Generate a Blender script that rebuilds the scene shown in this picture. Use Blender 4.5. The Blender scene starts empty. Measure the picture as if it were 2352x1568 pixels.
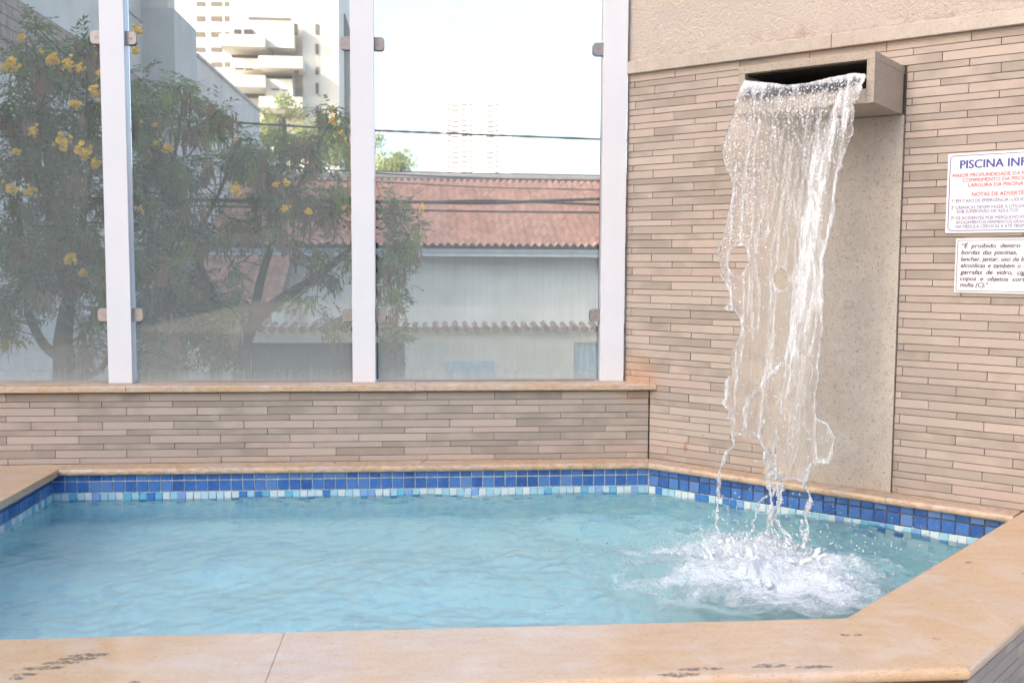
import bpy, bmesh, math, random
import numpy as np
from mathutils import Vector, Matrix, Euler
random.seed(7); rng = np.random.default_rng(7)
R_ = math.radians
scene = bpy.context.scene
COL = scene.collection

# ------------------------------------------------------------------ camera
CAM_POS = np.array([-1.09221, -4.81887, 0.96981])
YAW, PITCH, ROLL, FPX = R_(4.80534), R_(-4.55990), R_(0.32303), 2276.09      # FPX for a 2352 px wide picture
def cam_axes():
    cy, sy, cp, sp = math.cos(YAW), math.sin(YAW), math.cos(PITCH), math.sin(PITCH)
    f = np.array([sy*cp, cy*cp, sp]); r = np.array([cy, -sy, 0.]); u = np.cross(r, f)
    cr, sr = math.cos(ROLL), math.sin(ROLL)
    return f, r*cr + u*sr, u*cr - r*sr
CF, CR, CU = cam_axes()
cam = bpy.data.cameras.new('camera'); cam_o = bpy.data.objects.new('camera', cam); COL.objects.link(cam_o)
M = Matrix(((CR[0], CU[0], -CF[0], CAM_POS[0]), (CR[1], CU[1], -CF[1], CAM_POS[1]), (CR[2], CU[2], -CF[2], CAM_POS[2]), (0, 0, 0, 1)))
cam_o.matrix_world = M
cam.sensor_width = 36.0; cam.lens = 36.0*FPX/2352.0
cam.clip_start = 0.05; cam.clip_end = 2000
cam.dof.use_dof = True; cam.dof.focus_distance = 4.3; cam.dof.aperture_fstop = 4.5
scene.camera = cam_o

# ------------------------------------------------------------------ light
SUN_DIR = Vector((-0.80, -0.42, 0.52)).normalized()
world = bpy.data.worlds.new('World'); scene.world = world; world.use_nodes = True
wn_ = world.node_tree.nodes; wn_.clear()
sky = wn_.new('ShaderNodeTexSky'); sky.sky_type = 'NISHITA'; sky.sun_disc = False
sky.sun_elevation = math.asin(SUN_DIR.z); sky.sun_rotation = math.atan2(SUN_DIR.x, SUN_DIR.y)
sky.air_density = 1.0; sky.dust_density = 4.2; sky.ozone_density = 1.0
bg = wn_.new('ShaderNodeBackground'); bg.inputs[1].default_value = 0.12
wo = wn_.new('ShaderNodeOutputWorld')
world.node_tree.links.new(sky.outputs[0], bg.inputs[0]); world.node_tree.links.new(bg.outputs[0], wo.inputs[0])
sun = bpy.data.lights.new('sun', 'SUN'); sun.energy = 2.4; sun.angle = R_(0.5); sun.color = (1.0, 0.94, 0.84)
sun_o = bpy.data.objects.new('sun', sun); COL.objects.link(sun_o)
sun_o.rotation_euler = (-SUN_DIR).to_track_quat('-Z', 'Y').to_euler()
scene.view_settings.view_transform = 'Standard'; scene.view_settings.look = 'None'
scene.view_settings.gamma = 1.0; scene.view_settings.exposure = 2.5
scene.render.engine = 'CYCLES'
cy = scene.cycles
cy.use_denoising = True; cy.max_bounces = 12; cy.diffuse_bounces = 6; cy.glossy_bounces = 5
cy.transmission_bounces = 10; cy.transparent_max_bounces = 12; cy.sample_clamp_indirect = 6.0
cy.caustics_reflective = False; cy.caustics_refractive = True; cy.blur_glossy = 0.3

# ------------------------------------------------------------------ pixel -> place (pixels of a 2352 x 1568 view)
def ray(u, v): return CF + CR*((u-1176)/FPX) + CU*((784-v)/FPX)
def plane(u, v, n, d):
    r = ray(u, v); n = np.asarray(n, float); t = (d - n@CAM_POS)/(n@r); return CAM_POS + t*r
def GZ(u, v, z): return plane(u, v, (0, 0, 1), z)
def BY(u, v, y): return plane(u, v, (0, 1, 0), y)
ANG = R_(42.2064)                                    # the waterfall wall leaves the parapet at this angle
WD = np.array([math.cos(ANG), -math.sin(ANG), 0.]); WN = np.array([-math.sin(ANG), -math.cos(ANG), 0.])
def WL(u, v, off=0.):
    p = plane(u, v, WN, off); return p@WD, p[2]
def W(s, off, z): return Vector(tuple(WD*s + WN*off + np.array([0, 0, z])))

# ------------------------------------------------------------------ helpers
def tag(o, label=None, cat=None, group=None, kind=None):
    if label: o['label'] = label
    if cat: o['category'] = cat
    if group: o['group'] = group
    if kind: o['kind'] = kind
    return o
WM = {}
def empty(name, loc=(0, 0, 0), label=None, cat=None, group=None, kind=None):
    o = bpy.data.objects.new(name, None); COL.objects.link(o); o.location = loc; o.empty_display_size = .1
    WM[o.name] = Matrix.Translation(loc)
    return tag(o, label, cat, group, kind)
def link(name, me, mats=None, parent=None, mw=None, smooth=False):
    o = bpy.data.objects.new(name, me); COL.objects.link(o)
    if mats is not None and len(me.materials) == 0:
        for m in (mats if isinstance(mats, (list, tuple)) else [mats]): me.materials.append(m)
    mw = mw if mw is not None else Matrix.Identity(4)
    o.matrix_basis = mw; WM[o.name] = mw
    if parent is not None:
        o.parent = parent; o.matrix_parent_inverse = WM[parent.name].inverted()
    if smooth: me.polygons.foreach_set('use_smooth', [True]*len(me.polygons))
    return o
def mesh(verts, faces, name='mesh'):
    me = bpy.data.meshes.new(name); me.from_pydata([tuple(v) for v in verts], [], faces); me.update(); return me
def big_mesh(V, F, attrs=None, smooth=True):
    """V (n,3) float array, F (m,3|4) int array"""
    me = bpy.data.meshes.new('mesh'); V = np.asarray(V, np.float32); F = np.asarray(F, np.int32); k = F.shape[1]
    me.vertices.add(len(V)); me.vertices.foreach_set('co', V.ravel())
    me.loops.add(F.size); me.loops.foreach_set('vertex_index', F.ravel())
    me.polygons.add(len(F)); me.polygons.foreach_set('loop_start', np.arange(0, F.size, k, dtype=np.int32))
    me.polygons.foreach_set('loop_total', np.full(len(F), k, np.int32))
    if smooth: me.polygons.foreach_set('use_smooth', np.ones(len(F), bool))
    me.update(calc_edges=True); me.validate()
    for n, a in (attrs or {}).items():
        at = me.attributes.new(n, 'FLOAT', 'POINT'); at.data.foreach_set('value', np.asarray(a, np.float32))
    return me
BOXF = [(0, 3, 2, 1), (4, 5, 6, 7), (0, 1, 5, 4), (1, 2, 6, 5), (2, 3, 7, 6), (3, 0, 4, 7)]
def box_vf(x0, x1, y0, y1, z0, z1):
    return [(x0, y0, z0), (x1, y0, z0), (x1, y1, z0), (x0, y1, z0), (x0, y0, z1), (x1, y0, z1), (x1, y1, z1), (x0, y1, z1)], BOXF
def boxes(lst):
    V, F = [], []
    for b in lst:
        v, f = box_vf(*b); n = len(V); V += v; F += [tuple(i+n for i in q) for q in f]
    return mesh(V, F)
def bevel(me, w=0.004, seg=2):
    bm = bmesh.new(); bm.from_mesh(me)
    bmesh.ops.bevel(bm, geom=bm.edges[:], offset=w, segments=seg, profile=0.6, affect='EDGES', clamp_overlap=True)
    bm.to_mesh(me); bm.free(); me.update(); return me
def tube_vf(pts, radii, n=6, cap=True):
    pts = [Vector(p) for p in pts]; V, F = [], []
    side = None
    for i, p in enumerate(pts):
        t = (pts[min(i+1, len(pts)-1)] - pts[max(i-1, 0)])
        t = t.normalized() if t.length > 1e-9 else Vector((0, 0, 1))
        if side is None: side = t.orthogonal().normalized()
        else:
            side = side - t*side.dot(t); side = side.normalized() if side.length > 1e-6 else t.orthogonal().normalized()
        b = t.cross(side)
        for k in range(n):
            a = 2*math.pi*k/n; V.append(p + (side*math.cos(a) + b*math.sin(a))*radii[i])
    for i in range(len(pts)-1):
        for k in range(n):
            a, c = i*n+k, i*n+(k+1) % n; F.append((a, c, c+n, a+n))
    if cap:
        F.append(tuple(range(n-1, -1, -1))); m = (len(pts)-1)*n; F.append(tuple(m+k for k in range(n)))
    return V, F
def join_vf(parts):
    V, F = [], []
    for v, f in parts:
        n = len(V); V += list(v); F += [tuple(i+n for i in q) for q in f]
    return V, F
def smooth_path(P, n):
    """Catmull-Rom through the points, n samples"""
    P = np.asarray(P, float); P = np.vstack([2*P[0]-P[1], P, 2*P[-1]-P[-2]]); m = len(P)-3; out = []
    for q in np.linspace(0, m-1e-6, n):
        i = int(q); t = q-i; a, b, c, d = P[i:i+4]
        out.append(.5*((2*b) + (c-a)*t + (2*a-5*b+4*c-d)*t*t + (-a+3*b-3*c+d)*t**3))
    return np.array(out)

# ------------------------------------------------------------------ materials
class N:
    """small node-tree writer"""
    def __init__(s, name):
        s.m = bpy.data.materials.new(name); s.m.use_nodes = True; s.t = s.m.node_tree; s.t.nodes.clear()
        s.out = s.t.nodes.new('ShaderNodeOutputMaterial')
    def n(s, typ, ins=None, **props):
        d = s.t.nodes.new('ShaderNode'+typ)
        for k, v in props.items(): setattr(d, k, v)
        for k, v in (ins or {}).items():
            if isinstance(v, bpy.types.NodeSocket): s.t.links.new(v, d.inputs[k])
            else: d.inputs[k].default_value = v
        return d
    def obj(s): return s.n('TexCoord').outputs['Object']
    def pos(s): return s.n('NewGeometry').outputs['Position']
    def math(s, op, a, b=0., c=0., clamp=False): return s.n('Math', {0: a, 1: b, 2: c}, operation=op, use_clamp=clamp).outputs[0]
    def vmath(s, op, a, b=(0, 0, 0)): return s.n('VectorMath', {0: a, 1: b}, operation=op)
    def noise(s, vec, scale, detail=4, rough=.55, dist=0.): return s.n('TexNoise', {'Vector': vec, 'Scale': scale, 'Detail': detail, 'Roughness': rough, 'Distortion': dist}).outputs['Fac']
    def stretch(s, vec, sc): return s.n('Mapping', {'Vector': vec, 'Scale': sc}).outputs[0]
    def ramp(s, fac, stops, interp='LINEAR'):
        d = s.n('ValToRGB', {'Fac': fac}); cr = d.color_ramp; cr.interpolation = interp
        cr.elements.remove(cr.elements[1]); cr.elements[0].position = stops[0][0]
        for (p, c) in stops[1:]: cr.elements.new(p)
        for e, (p, c) in zip(cr.elements, stops): e.color = (c, c, c, 1) if isinstance(c, (int, float)) else (*c, 1)
        return d.outputs[0]
    def mix(s, fac, a, b, blend='MIX'):
        d = s.n('Mix', {'Factor': fac}, data_type='RGBA', blend_type=blend)
        for i, v in ((6, a), (7, b)):
            if isinstance(v, bpy.types.NodeSocket): s.t.links.new(v, d.inputs[i])
            else: d.inputs[i].default_value = (*v, 1)
        return d.outputs[2]
    def bump(s, h, strength=.3, dist=.01): return s.n('Bump', {'Height': h, 'Strength': strength, 'Distance': dist}).outputs[0]
    def pbsdf(s, col, rough=.6, spec=.5, normal=None, **k):
        ins = {'Roughness': rough, 'Specular IOR Level': spec}
        ins['Base Color'] = col if isinstance(col, bpy.types.NodeSocket) else (*col, 1)
        if normal is not None: ins['Normal'] = normal
        ins.update(k); return s.n('BsdfPrincipled', ins).outputs[0]
    def end(s, sh): s.t.links.new(sh, s.out.inputs[0]); return s.m

def simple(name, col, rough=.6, var=.12, scale=8., metal=0., bumps=0., spec=.5):
    w = N(name); p = w.pos(); f = w.noise(p, scale, 5)
    lo = tuple(c*(1-var) for c in col); hi = tuple(min(1, c*(1+var)) for c in col)
    c = w.ramp(f, [(.3, lo), (.7, hi)])
    nb = w.bump(w.noise(p, scale*6, 3), bumps, .01) if bumps else None
    return w.end(w.pbsdf(c, rough, spec, nb, Metallic=metal))

def mat_strip():
    w = N('strip_stone'); oi = w.n('ObjectInfo'); rnd = oi.outputs['Random']
    off = w.n('CombineXYZ', {0: w.math('MULTIPLY', rnd, 37.), 1: w.math('MULTIPLY', rnd, 91.), 2: w.math('MULTIPLY', rnd, 53.)}).outputs[0]
    p = w.vmath('ADD', w.pos(), off).outputs[0]
    blot = w.noise(p, 5.5, 2, .5)
    f = w.math('ADD', blot, w.math('MULTIPLY', w.math('SUBTRACT', rnd, .5), .50))
    grey = w.ramp(f, [(.48, 0.), (.76, .95)])
    tone = w.math('FRACT', w.math('MULTIPLY', rnd, 7.77))
    beige = w.ramp(tone, [(0., (.325, .288, .264)), (.25, (.383, .338, .310)), (.6, (.418, .367, .334)), (.85, (.443, .384, .347)), (1., (.415, .343, .316))])
    c = w.mix(grey, beige, (.295, .262, .232))
    grain = w.noise(w.pos(), 420., 2)
    c = w.mix(.34, c, w.ramp(grain, [(.3, (.30, .25, .20)), (.7, (.66, .55, .46))]), 'OVERLAY')
    # rusty run-off by the sill's corner, and grime under the sill and above the coping
    d = w.vmath('DISTANCE', w.pos(), (-.055, .03, .395)).outputs['Value']
    rust = w.math('MULTIPLY', w.ramp(d, [(.02, 1.), (.16, 0.)]), w.noise(w.pos(), 22., 3))
    c = w.mix(rust, c, (.44, .20, .085))
    d2 = w.vmath('DISTANCE', w.vmath('MULTIPLY', w.pos(), (1, 1, .45)).outputs[0], (.152, -.138, .036)).outputs['Value']
    rr = w.math('MULTIPLY', w.ramp(d2, [(.004, 1.), (.016, 0.)]), w.ramp(w.noise(w.pos(), 160., 3), [(.42, 0.), (.58, 1.)]))
    c = w.mix(rr, c, (.30, .085, .03))
    spots = w.ramp(w.noise(w.pos(), 46., 3), [(.73, 0.), (.80, .55)])
    c = w.mix(spots, c, (.16, .12, .09))
    return w.end(w.pbsdf(c, .62, .35, w.bump(grain, .12, .002)))

def mat_coping(name, polish=.16, tint=(1., 1., 1.), dirt=.0):
    w = N(name); p = w.pos()
    st = w.stretch(p, (1., 3.2, 4.)); big = w.noise(p, 2.3, 4); mid = w.noise(st, 9., 5, .6); fine = w.noise(st, 70., 4, .65)
    T = lambda c: tuple(a*b for a, b in zip(c, tint))
    c = w.ramp(big, [(.32, T((.545, .36, .20))), (.5, T((.565, .40, .25))), (.68, T((.535, .40, .30)))])
    c = w.mix(w.ramp(mid, [(.45, 0.), (.72, .6)]), c, T((.53, .31, .165)))
    c = w.mix(w.ramp(fine, [(.55, 0.), (.70, .70)]), c, (.26, .15, .085))
    c = w.mix(w.ramp(w.noise(p, 5.5, 5, .65, .5), [(.50, 0.), (.66, .55)]), c, T((.58, .46, .37)))
    c = w.mix(w.ramp(w.noise(p, 260., 2), [(.3, .16), (.6, 0.)]), c, (.38, .25, .16))
    # black marks with a place of their own: x, y, half-width, half-depth
    q = w.vmath('ADD', p, w.vmath('MULTIPLY', w.vmath('SUBTRACT', w.n('TexNoise', {'Vector': p, 'Scale': 48., 'Detail': 4., 'Roughness': .65}).outputs['Color'], (.5, .5, .5)).outputs[0], (.030, .024, .0)).outputs[0]).outputs[0]
    acc = 0.
    for (u, v, a, b) in STAINS:
        g = GZ(u, v, 0.)
        d = w.vmath('DIVIDE', w.vmath('SUBTRACT', q, (g[0], g[1], 0.)).outputs[0], (a, b, 9.)).outputs[0]
        l = w.vmath('LENGTH', d).outputs['Value']
        m = w.math('LESS_THAN', l, 1.)
        acc = m if acc == 0. else w.math('MAXIMUM', acc, m)
    acc = w.math('MULTIPLY', acc, w.ramp(w.noise(p, 60., 5, .7), [(.40, .0), (.52, .92)]))
    c = w.mix(w.math('MULTIPLY', acc, .85), c, (.075, .065, .062))
    if dirt:
        g2 = w.noise(w.stretch(p, (1., 1., 2.)), 30., 5, .7)
        c = w.mix(w.math('MULTIPLY', w.ramp(g2, [(.42, 0.), (.66, 1.)]), dirt), c, (.17, .135, .105))
    rgh = w.ramp(w.noise(p, 14., 4), [(.3, polish*.8), (.75, polish*2.0)])
    return w.end(w.pbsdf(c, rgh, .5, w.bump(fine, .04, .002)))
STAINS = [(205, 1503, .05, .010), (180, 1512, .05, .012), (140, 1521, .045, .010), (100, 1533, .05, .010), (60, 1548, .03, .008), (40, 1556, .02, .008), (1768, 1528, .045, .012), (1870, 1531, .05, .009), (1942, 1457, .010, .008), (1970, 1457, .014, .008), (2136, 1307, .016, .006), (2225, 1291, .014, .007), (1610, 1535, .055, .010), (1560, 1548, .05, .010), (2150, 1466, .012, .005), (310, 1566, .014, .010), (2356, 1316, .012, .008)]

def mat_granite(name, base, speck=(.16, .12, .09), amount=1.):
    w = N(name); p = w.pos(); a = w.noise(p, 7., 4); b = w.noise(p, 95., 3, .7); c_ = w.noise(p, 240., 2, .6); e = w.noise(p, 30., 4)
    c = w.ramp(a, [(.3, tuple(x*.92 for x in base)), (.7, tuple(x*1.06 for x in base))])
    c = w.mix(w.ramp(e, [(.42, 0.), (.7, .5*amount)]), c, tuple(x*.74 for x in base))
    vv = w.noise(w.stretch(p, (1., 1., .5)), 3.2, 6, .7, .6); c = w.mix(w.ramp(vv, [(.48, 0.), (.70, .55)]), c, (base[0]*.86, base[1]*.78, base[2]*.68))
    c = w.mix(w.ramp(b, [(.56, 0.), (.68, .8*amount)]), c, speck)
    c = w.mix(w.ramp(c_, [(.62, 0.), (.70, .6*amount)]), c, tuple(x*.55 for x in speck))
    c = w.mix(w.ramp(c_, [(.28, .35), (.38, 0.)]), c, tuple(min(1, x*1.25) for x in base))
    return w.end(w.pbsdf(c, .38, .4, w.bump(c_, .05, .001)))

def mat_glaze(name):
    w = N(name); rnd = w.n('ObjectInfo').outputs['Random']
    c = w.ramp(rnd, [(0., (.022, .080, .265)), (.3, (.032, .115, .345)), (.6, (.045, .145, .40)), (.85, (.075, .180, .42)), (1., (.11, .21, .43))])
    cl = w.noise(w.pos(), 38., 4); c = w.mix(w.ramp(cl, [(.45, 0.), (.8, .4)]), c, (.16, .24, .50))
    lime = w.ramp(w.noise(w.stretch(w.pos(), (1, 1, .5)), 90., 4, .7), [(.66, 0.), (.80, .5)])
    c = w.mix(lime, c, (.42, .48, .56))
    return w.end(w.pbsdf(c, .12, .5, w.bump(w.noise(w.pos(), 55., 2), .10, .003)))
MOSAIC = [(0., (.54, .61, .63)), (.26, (.30, .52, .62)), (.48, (.42, .57, .64)), (.60, (.19, .33, .60)), (.70, (.56, .62, .64)), (.80, (.13, .40, .56)), (.90, (.045, .17, .44))]
def mat_mosaic_piece():
    w = N('mosaic_glass'); rnd = w.n('ObjectInfo').outputs['Random']
    c = w.ramp(rnd, MOSAIC, 'CONSTANT')
    return w.end(w.pbsdf(c, .15, .5))
def mat_mosaic_sheet():
    w = N('mosaic_sheet'); uv = w.n('UVMap').outputs[0]
    q = w.vmath('MULTIPLY', uv, (1/.0355, 1/.0355, 1.)).outputs[0]
    fl = w.vmath('FLOOR', q).outputs[0]; fr = w.n('SeparateXYZ', {0: w.vmath('FRACTION', q).outputs[0]})
    rnd = w.n('TexWhiteNoise', {'Vector': fl}, noise_dimensions='2D').outputs['Value']
    c = w.ramp(rnd, MOSAIC, 'CONSTANT')
    e = w.math('MAXIMUM', w.math('ABSOLUTE', w.math('SUBTRACT', fr.outputs[0], .5)), w.math('ABSOLUTE', w.math('SUBTRACT', fr.outputs[1], .5)))
    g = w.math('GREATER_THAN', e, .45)
    c = w.mix(g, c, (.55, .58, .56))
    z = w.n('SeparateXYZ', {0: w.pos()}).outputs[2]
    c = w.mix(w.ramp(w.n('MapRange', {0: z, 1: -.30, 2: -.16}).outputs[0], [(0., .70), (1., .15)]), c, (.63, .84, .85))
    return w.end(w.pbsdf(c, .25, .4))

def mat_water():
    w = N('pool_water'); p = w.pos()
    b = w.bump(w.math('ADD', w.noise(p, 20., 3, .55, .6), w.math('MULTIPLY', w.noise(w.stretch(p, (1., 1.6, 1.)), 52., 3, .5, .5), .45)), .17, .012)
    col = (.90, 1., 1.)
    gl = w.n('BsdfGlass', {'Color': (*col, 1), 'Roughness': 0., 'IOR': 1.33, 'Normal': b}).outputs[0]
    fo = w.n('Attribute', attribute_name='foam').outputs['Fac']
    n1 = w.noise(p, 17., 6, .68, .6); n2 = w.noise(p, 75., 4, .65)
    f = w.math('ADD', fo, w.math('MULTIPLY', w.math('SUBTRACT', n1, .5), 1.5))
    f = w.math('ADD', f, w.math('MULTIPLY', w.math('SUBTRACT', n2, .5), 1.0))
    fac = w.math('MULTIPLY', w.ramp(f, [(.36, 0.), (1.05, 1.)]), w.ramp(fo, [(.05, 0.), (.25, .95)]))
    wh = w.pbsdf((.70, .74, .76), .45, .4, w.bump(w.math('ADD', n2, w.math('MULTIPLY', n1, 1.6)), .8, .02))
    return w.end(w.n('MixShader', {0: fac, 1: gl, 2: wh}).outputs[0])
def mat_fall():
    w = N('falling_water'); p = w.pos()
    nb = w.bump(w.noise(w.stretch(p, (1, 1, .10)), 85., 4, .6, .5), .7, .008)
    gl = w.n('BsdfGlass', {'Color': (.985, .99, 1., 1), 'Roughness': 0., 'IOR': 1.33, 'Normal': nb}).outputs[0]
    fo = w.n('Attribute', attribute_name='froth').outputs['Fac']; bu = w.n('Attribute', attribute_name='bubbles').outputs['Fac']
    n1 = w.noise(w.stretch(p, (1, 1, .11)), 120., 6, .72, .4)
    f = w.ramp(w.math('ADD', w.math('MULTIPLY', fo, .80), w.math('MULTIPLY', w.math('SUBTRACT', n1, .5), 1.5)), [(.36, 0.), (.85, .80)])
    ring = 0.
    for sc in (70., 120.):                     # bubble films: thin bright rings of several sizes
        vo = w.n('TexVoronoi', {'Vector': p, 'Scale': sc, 'Randomness': 1.}); d = vo.outputs['Distance']; rc = w.n('SeparateXYZ', {0: vo.outputs['Color']}).outputs[0]
        k = w.ramp(w.math('ABSOLUTE', w.math('SUBTRACT', d, w.math('ADD', .16, w.math('MULTIPLY', rc, .20)))), [(.05, 1.), (.13, 0.)])
        k = w.math('MULTIPLY', k, w.math('LESS_THAN', rc, w.math('MULTIPLY', bu, .50)))
        ring = k if ring == 0. else w.math('MAXIMUM', ring, k)
    f = w.math('MAXIMUM', f, w.math('MULTIPLY', ring, .75))
    wh = w.n('MixShader', {0: .45, 1: w.pbsdf((.92, .93, .95), .2, .6), 2: w.n('BsdfTranslucent', {'Color': (.92, .93, .95, 1)}).outputs[0]}).outputs[0]
    return w.end(w.n('MixShader', {0: f, 1: gl, 2: wh}).outputs[0])
def mat_drop():
    w = N('water_drop')
    gl = w.n('BsdfGlass', {'Color': (.98, .99, 1., 1), 'Roughness': .02, 'IOR': 1.33}).outputs[0]
    wh = w.pbsdf((.9, .93, .95), .2, .5)
    return w.end(w.n('MixShader', {0: .30, 1: gl, 2: wh}).outputs[0])
def mat_pane():
    w = N('pane_glass'); p = w.pos(); z = w.n('SeparateXYZ', {0: p}).outputs[2]
    tr = w.n('BsdfTransparent', {'Color': (.968, .985, .968, 1)}).outputs[0]
    gs = w.n('BsdfGlossy', {'Color': (1, 1, 1, 1), 'Roughness': .0}).outputs[0]
    fr = w.n('Fresnel', {'IOR': 1.5}).outputs[0]
    clear = w.n('MixShader', {0: fr, 1: tr, 2: gs}).outputs[0]
    # dried lime and dust: thick at the foot of the pane, thinning upwards, with run marks and specks
    foot = w.ramp(w.n('MapRange', {0: z, 1: .38, 2: 2.6}).outputs[0], [(0., .36), (.03, .25), (.10, .18), (.22, .145), (.45, .115), (1., .055)])
    run = w.noise(w.stretch(p, (60., 1., 1.1)), 1., 4, .6); sp = w.noise(p, 130., 2, .5)
    d = w.math('MULTIPLY', foot, w.ramp(run, [(.25, .86), (.75, 1.12)]))
    spk = w.math('MULTIPLY', w.ramp(sp, [(.70, 0.), (.76, .45)]), w.ramp(w.n('MapRange', {0: z, 1: .38, 2: 1.4}).outputs[0], [(.0, 1.), (1., .1)]))
    d = w.math('ADD', d, spk, clamp=True)
    dust = w.n('MixShader', {0: .6, 1: w.n('BsdfDiffuse', {'Color': (.92, .90, .81, 1)}).outputs[0], 2: w.n('BsdfTranslucent', {'Color': (.92, .91, .82, 1)}).outputs[0]}).outputs[0]
    return w.end(w.n('MixShader', {0: d, 1: clear, 2: dust}).outputs[0])
def mat_stucco():
    w = N('stucco'); p = w.pos()
    v = w.n('TexVoronoi', {'Vector': w.vmath('ADD', p, w.vmath('MULTIPLY', w.n('TexNoise', {'Vector': p, 'Scale': 40., 'Detail': 3.}).outputs['Color'], (.03, .03, .03)).outputs[0]).outputs[0], 'Scale': 60.}, feature='SMOOTH_F1').outputs['Distance']
    h = w.math('ADD', w.noise(p, 75., 4, .6, 1.2), w.math('MULTIPLY', v, -.4))
    c = w.ramp(w.noise(p, 3., 4), [(.3, (.52, .450, .395)), (.7, (.555, .482, .425))])
    z = w.n('SeparateXYZ', {0: p}).outputs[2]
    moss = w.math('MULTIPLY', w.ramp(w.n('MapRange', {0: z, 1: 1.955, 2: 2.03}).outputs[0], [(0., 1.), (1., 0.)]), w.ramp(w.noise(p, 9., 5, .7), [(.47, 0.), (.70, .8)]))
    c = w.mix(moss, c, (.30, .175, .095))
    return w.end(w.pbsdf(c, .85, .2, w.bump(h, .85, .014)))
def mat_leaf():
    w = N('leaf'); t = w.n('Attribute', attribute_name='tint').outputs['Fac']
    c = w.ramp(t, [(0., (.080, .122, .040)), (.35, (.140, .192, .052)), (.7, (.20, .245, .066)), (1., (.27, .30, .085))])
    df = w.pbsdf(c, .5, .35); tl = w.n('BsdfTranslucent', {'Color': c}).outputs[0]
    return w.end(w.n('MixShader', {0: .45, 1: df, 2: tl}).outputs[0])
def mat_pod():
    w = N('seed_pod'); t = w.n('Attribute', attribute_name='tint').outputs['Fac']
    c = w.ramp(t, [(0., (.16, .088, .050)), (.30, (.26, .145, .080)), (.55, (.40, .28, .18)), (.62, (.15, .20, .038)), (1., (.24, .30, .070))])
    df = w.pbsdf(c, .6, .3); tl = w.n('BsdfTranslucent', {'Color': c}).outputs[0]
    return w.end(w.n('MixShader', {0: .3, 1: df, 2: tl}).outputs[0])
def mat_concrete(name, base, brick=False):
    w = N(name); p = w.pos()
    a = w.noise(p, .9, 5, .6); st = w.noise(w.stretch(p, (1, 1, .18)), 1.6, 5, .65)
    c = w.ramp(a, [(.3, tuple(x*.85 for x in base)), (.7, tuple(min(1, x*1.08) for x in base))])
    c = w.mix(w.ramp(st, [(.5, 0.), (.8, .45)]), c, tuple(x*.62 for x in base))
    return w.end(w.pbsdf(c, .85, .2, w.bump(w.noise(p, 12., 4), .2, .02)))

MT = dict(
    strip=mat_strip(), grout=simple('dark_joint', (.105, .078, .064), .9, .3, 40.),
    coping=mat_coping('coping_stone', .11), coping_rough=mat_coping('coping_stone_weathered', .32, (.98, 1., 1.08), .55),
    sill=mat_coping('sill_stone', .35, (.98, 1.02, 1.12), .40),
    panel=mat_granite('grey_granite', (.455, .405, .352), (.20, .135, .09), .9), ledge=mat_granite('ledge_granite', (.45, .39, .34), (.24, .21, .19), .8),
    spout=mat_granite('spout_granite', (.37, .315, .26), (.16, .115, .08), .9),
    glaze=mat_glaze('blue_glaze'), mosaic=mat_mosaic_piece(), mosaic_sheet=mat_mosaic_sheet(),
    lime=simple('pale_grout', (.60, .57, .52), .85, .35, 60.), darkgrout=simple('dark_grout', (.10, .085, .07), .85, .6, 70.),
    water=mat_water(), fall=mat_fall(), drop=mat_drop(), pane=mat_pane(), stucco=mat_stucco(),
    white_metal=simple('white_enamel', (.66, .655, .685), .35, .02, 5.), steel=simple('brushed_steel', (.40, .355, .34), .42, .08, 60., .75),
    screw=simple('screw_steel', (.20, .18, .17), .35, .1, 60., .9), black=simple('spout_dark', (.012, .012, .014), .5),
    leaf=mat_leaf(), pod=mat_pod(), bark=simple('bark', (.085, .068, .055), .9, .35, 14., 0, .5),
    petal=simple('petal_yellow', (.90, .56, .004), .5, .12, 20.),
    concrete=mat_concrete('old_concrete', (.60, .55, .49)), concrete_g=mat_concrete('green_grey_concrete', (.50, .485, .44)),
    brick=simple('raw_brick', (.33, .24, .20), .9, .2, 5.), rooftile=simple('clay_tile', (.56, .30, .215), .85, .30, 3.2, 0, .3), captile=simple('dirty_cap_tile', (.17, .115, .095), .9, .4, 5., 0, .3),
    house=mat_concrete('white_render', (.78, .76, .68)), cream=mat_concrete('cream_render', (.74, .70, .56)), gutter=simple('gutter_zinc', (.34, .38, .40), .5, .1, 4., .3),
    bluegate=simple('pale_blue_steel', (.42, .56, .58), .6), darkgate=simple('dark_gate', (.09, .12, .12), .6), blue=simple('blue_paint', (.045, .15, .30), .55),
    orange=simple('orange_paint', (.60, .26, .05), .6), pole=simple('pale_pole', (.52, .48, .40), .7), cable=simple('cable_black', (.030, .032, .038), .6),
    tower_white=simple('tower_white', (.84, .82, .78), .7, .03, .3), apt=simple('apartment_white', (.60, .555, .49), .7, .04, .3), apt_shade=simple('apartment_shade_windows', (.12, .09, .072), .7, .06, .4), apt_win=simple('apartment_window', (.045, .038, .033), .3, .2, .6),  # darker apartment tone paints shade on recesses, soffits and one side, and tints windows
    asphalt=simple('asphalt', (.20, .19, .18), .9, .2, 3.), deck=simple('deck_stone', (.50, .42, .34), .6, .12, 3.), cond=simple('condominium_cream', (.60, .55, .48), .8, .05, .3),
    sign=simple('sign_white', (.66, .645, .655), .35, .02, 4.), ink_blue=simple('ink_blue', (.035, .055, .30), .5), ink_red=simple('ink_red', (.58, .025, .085), .5), ink_dark=simple('ink_navy', (.030, .022, .075), .5),
    tree_far=None)

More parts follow.
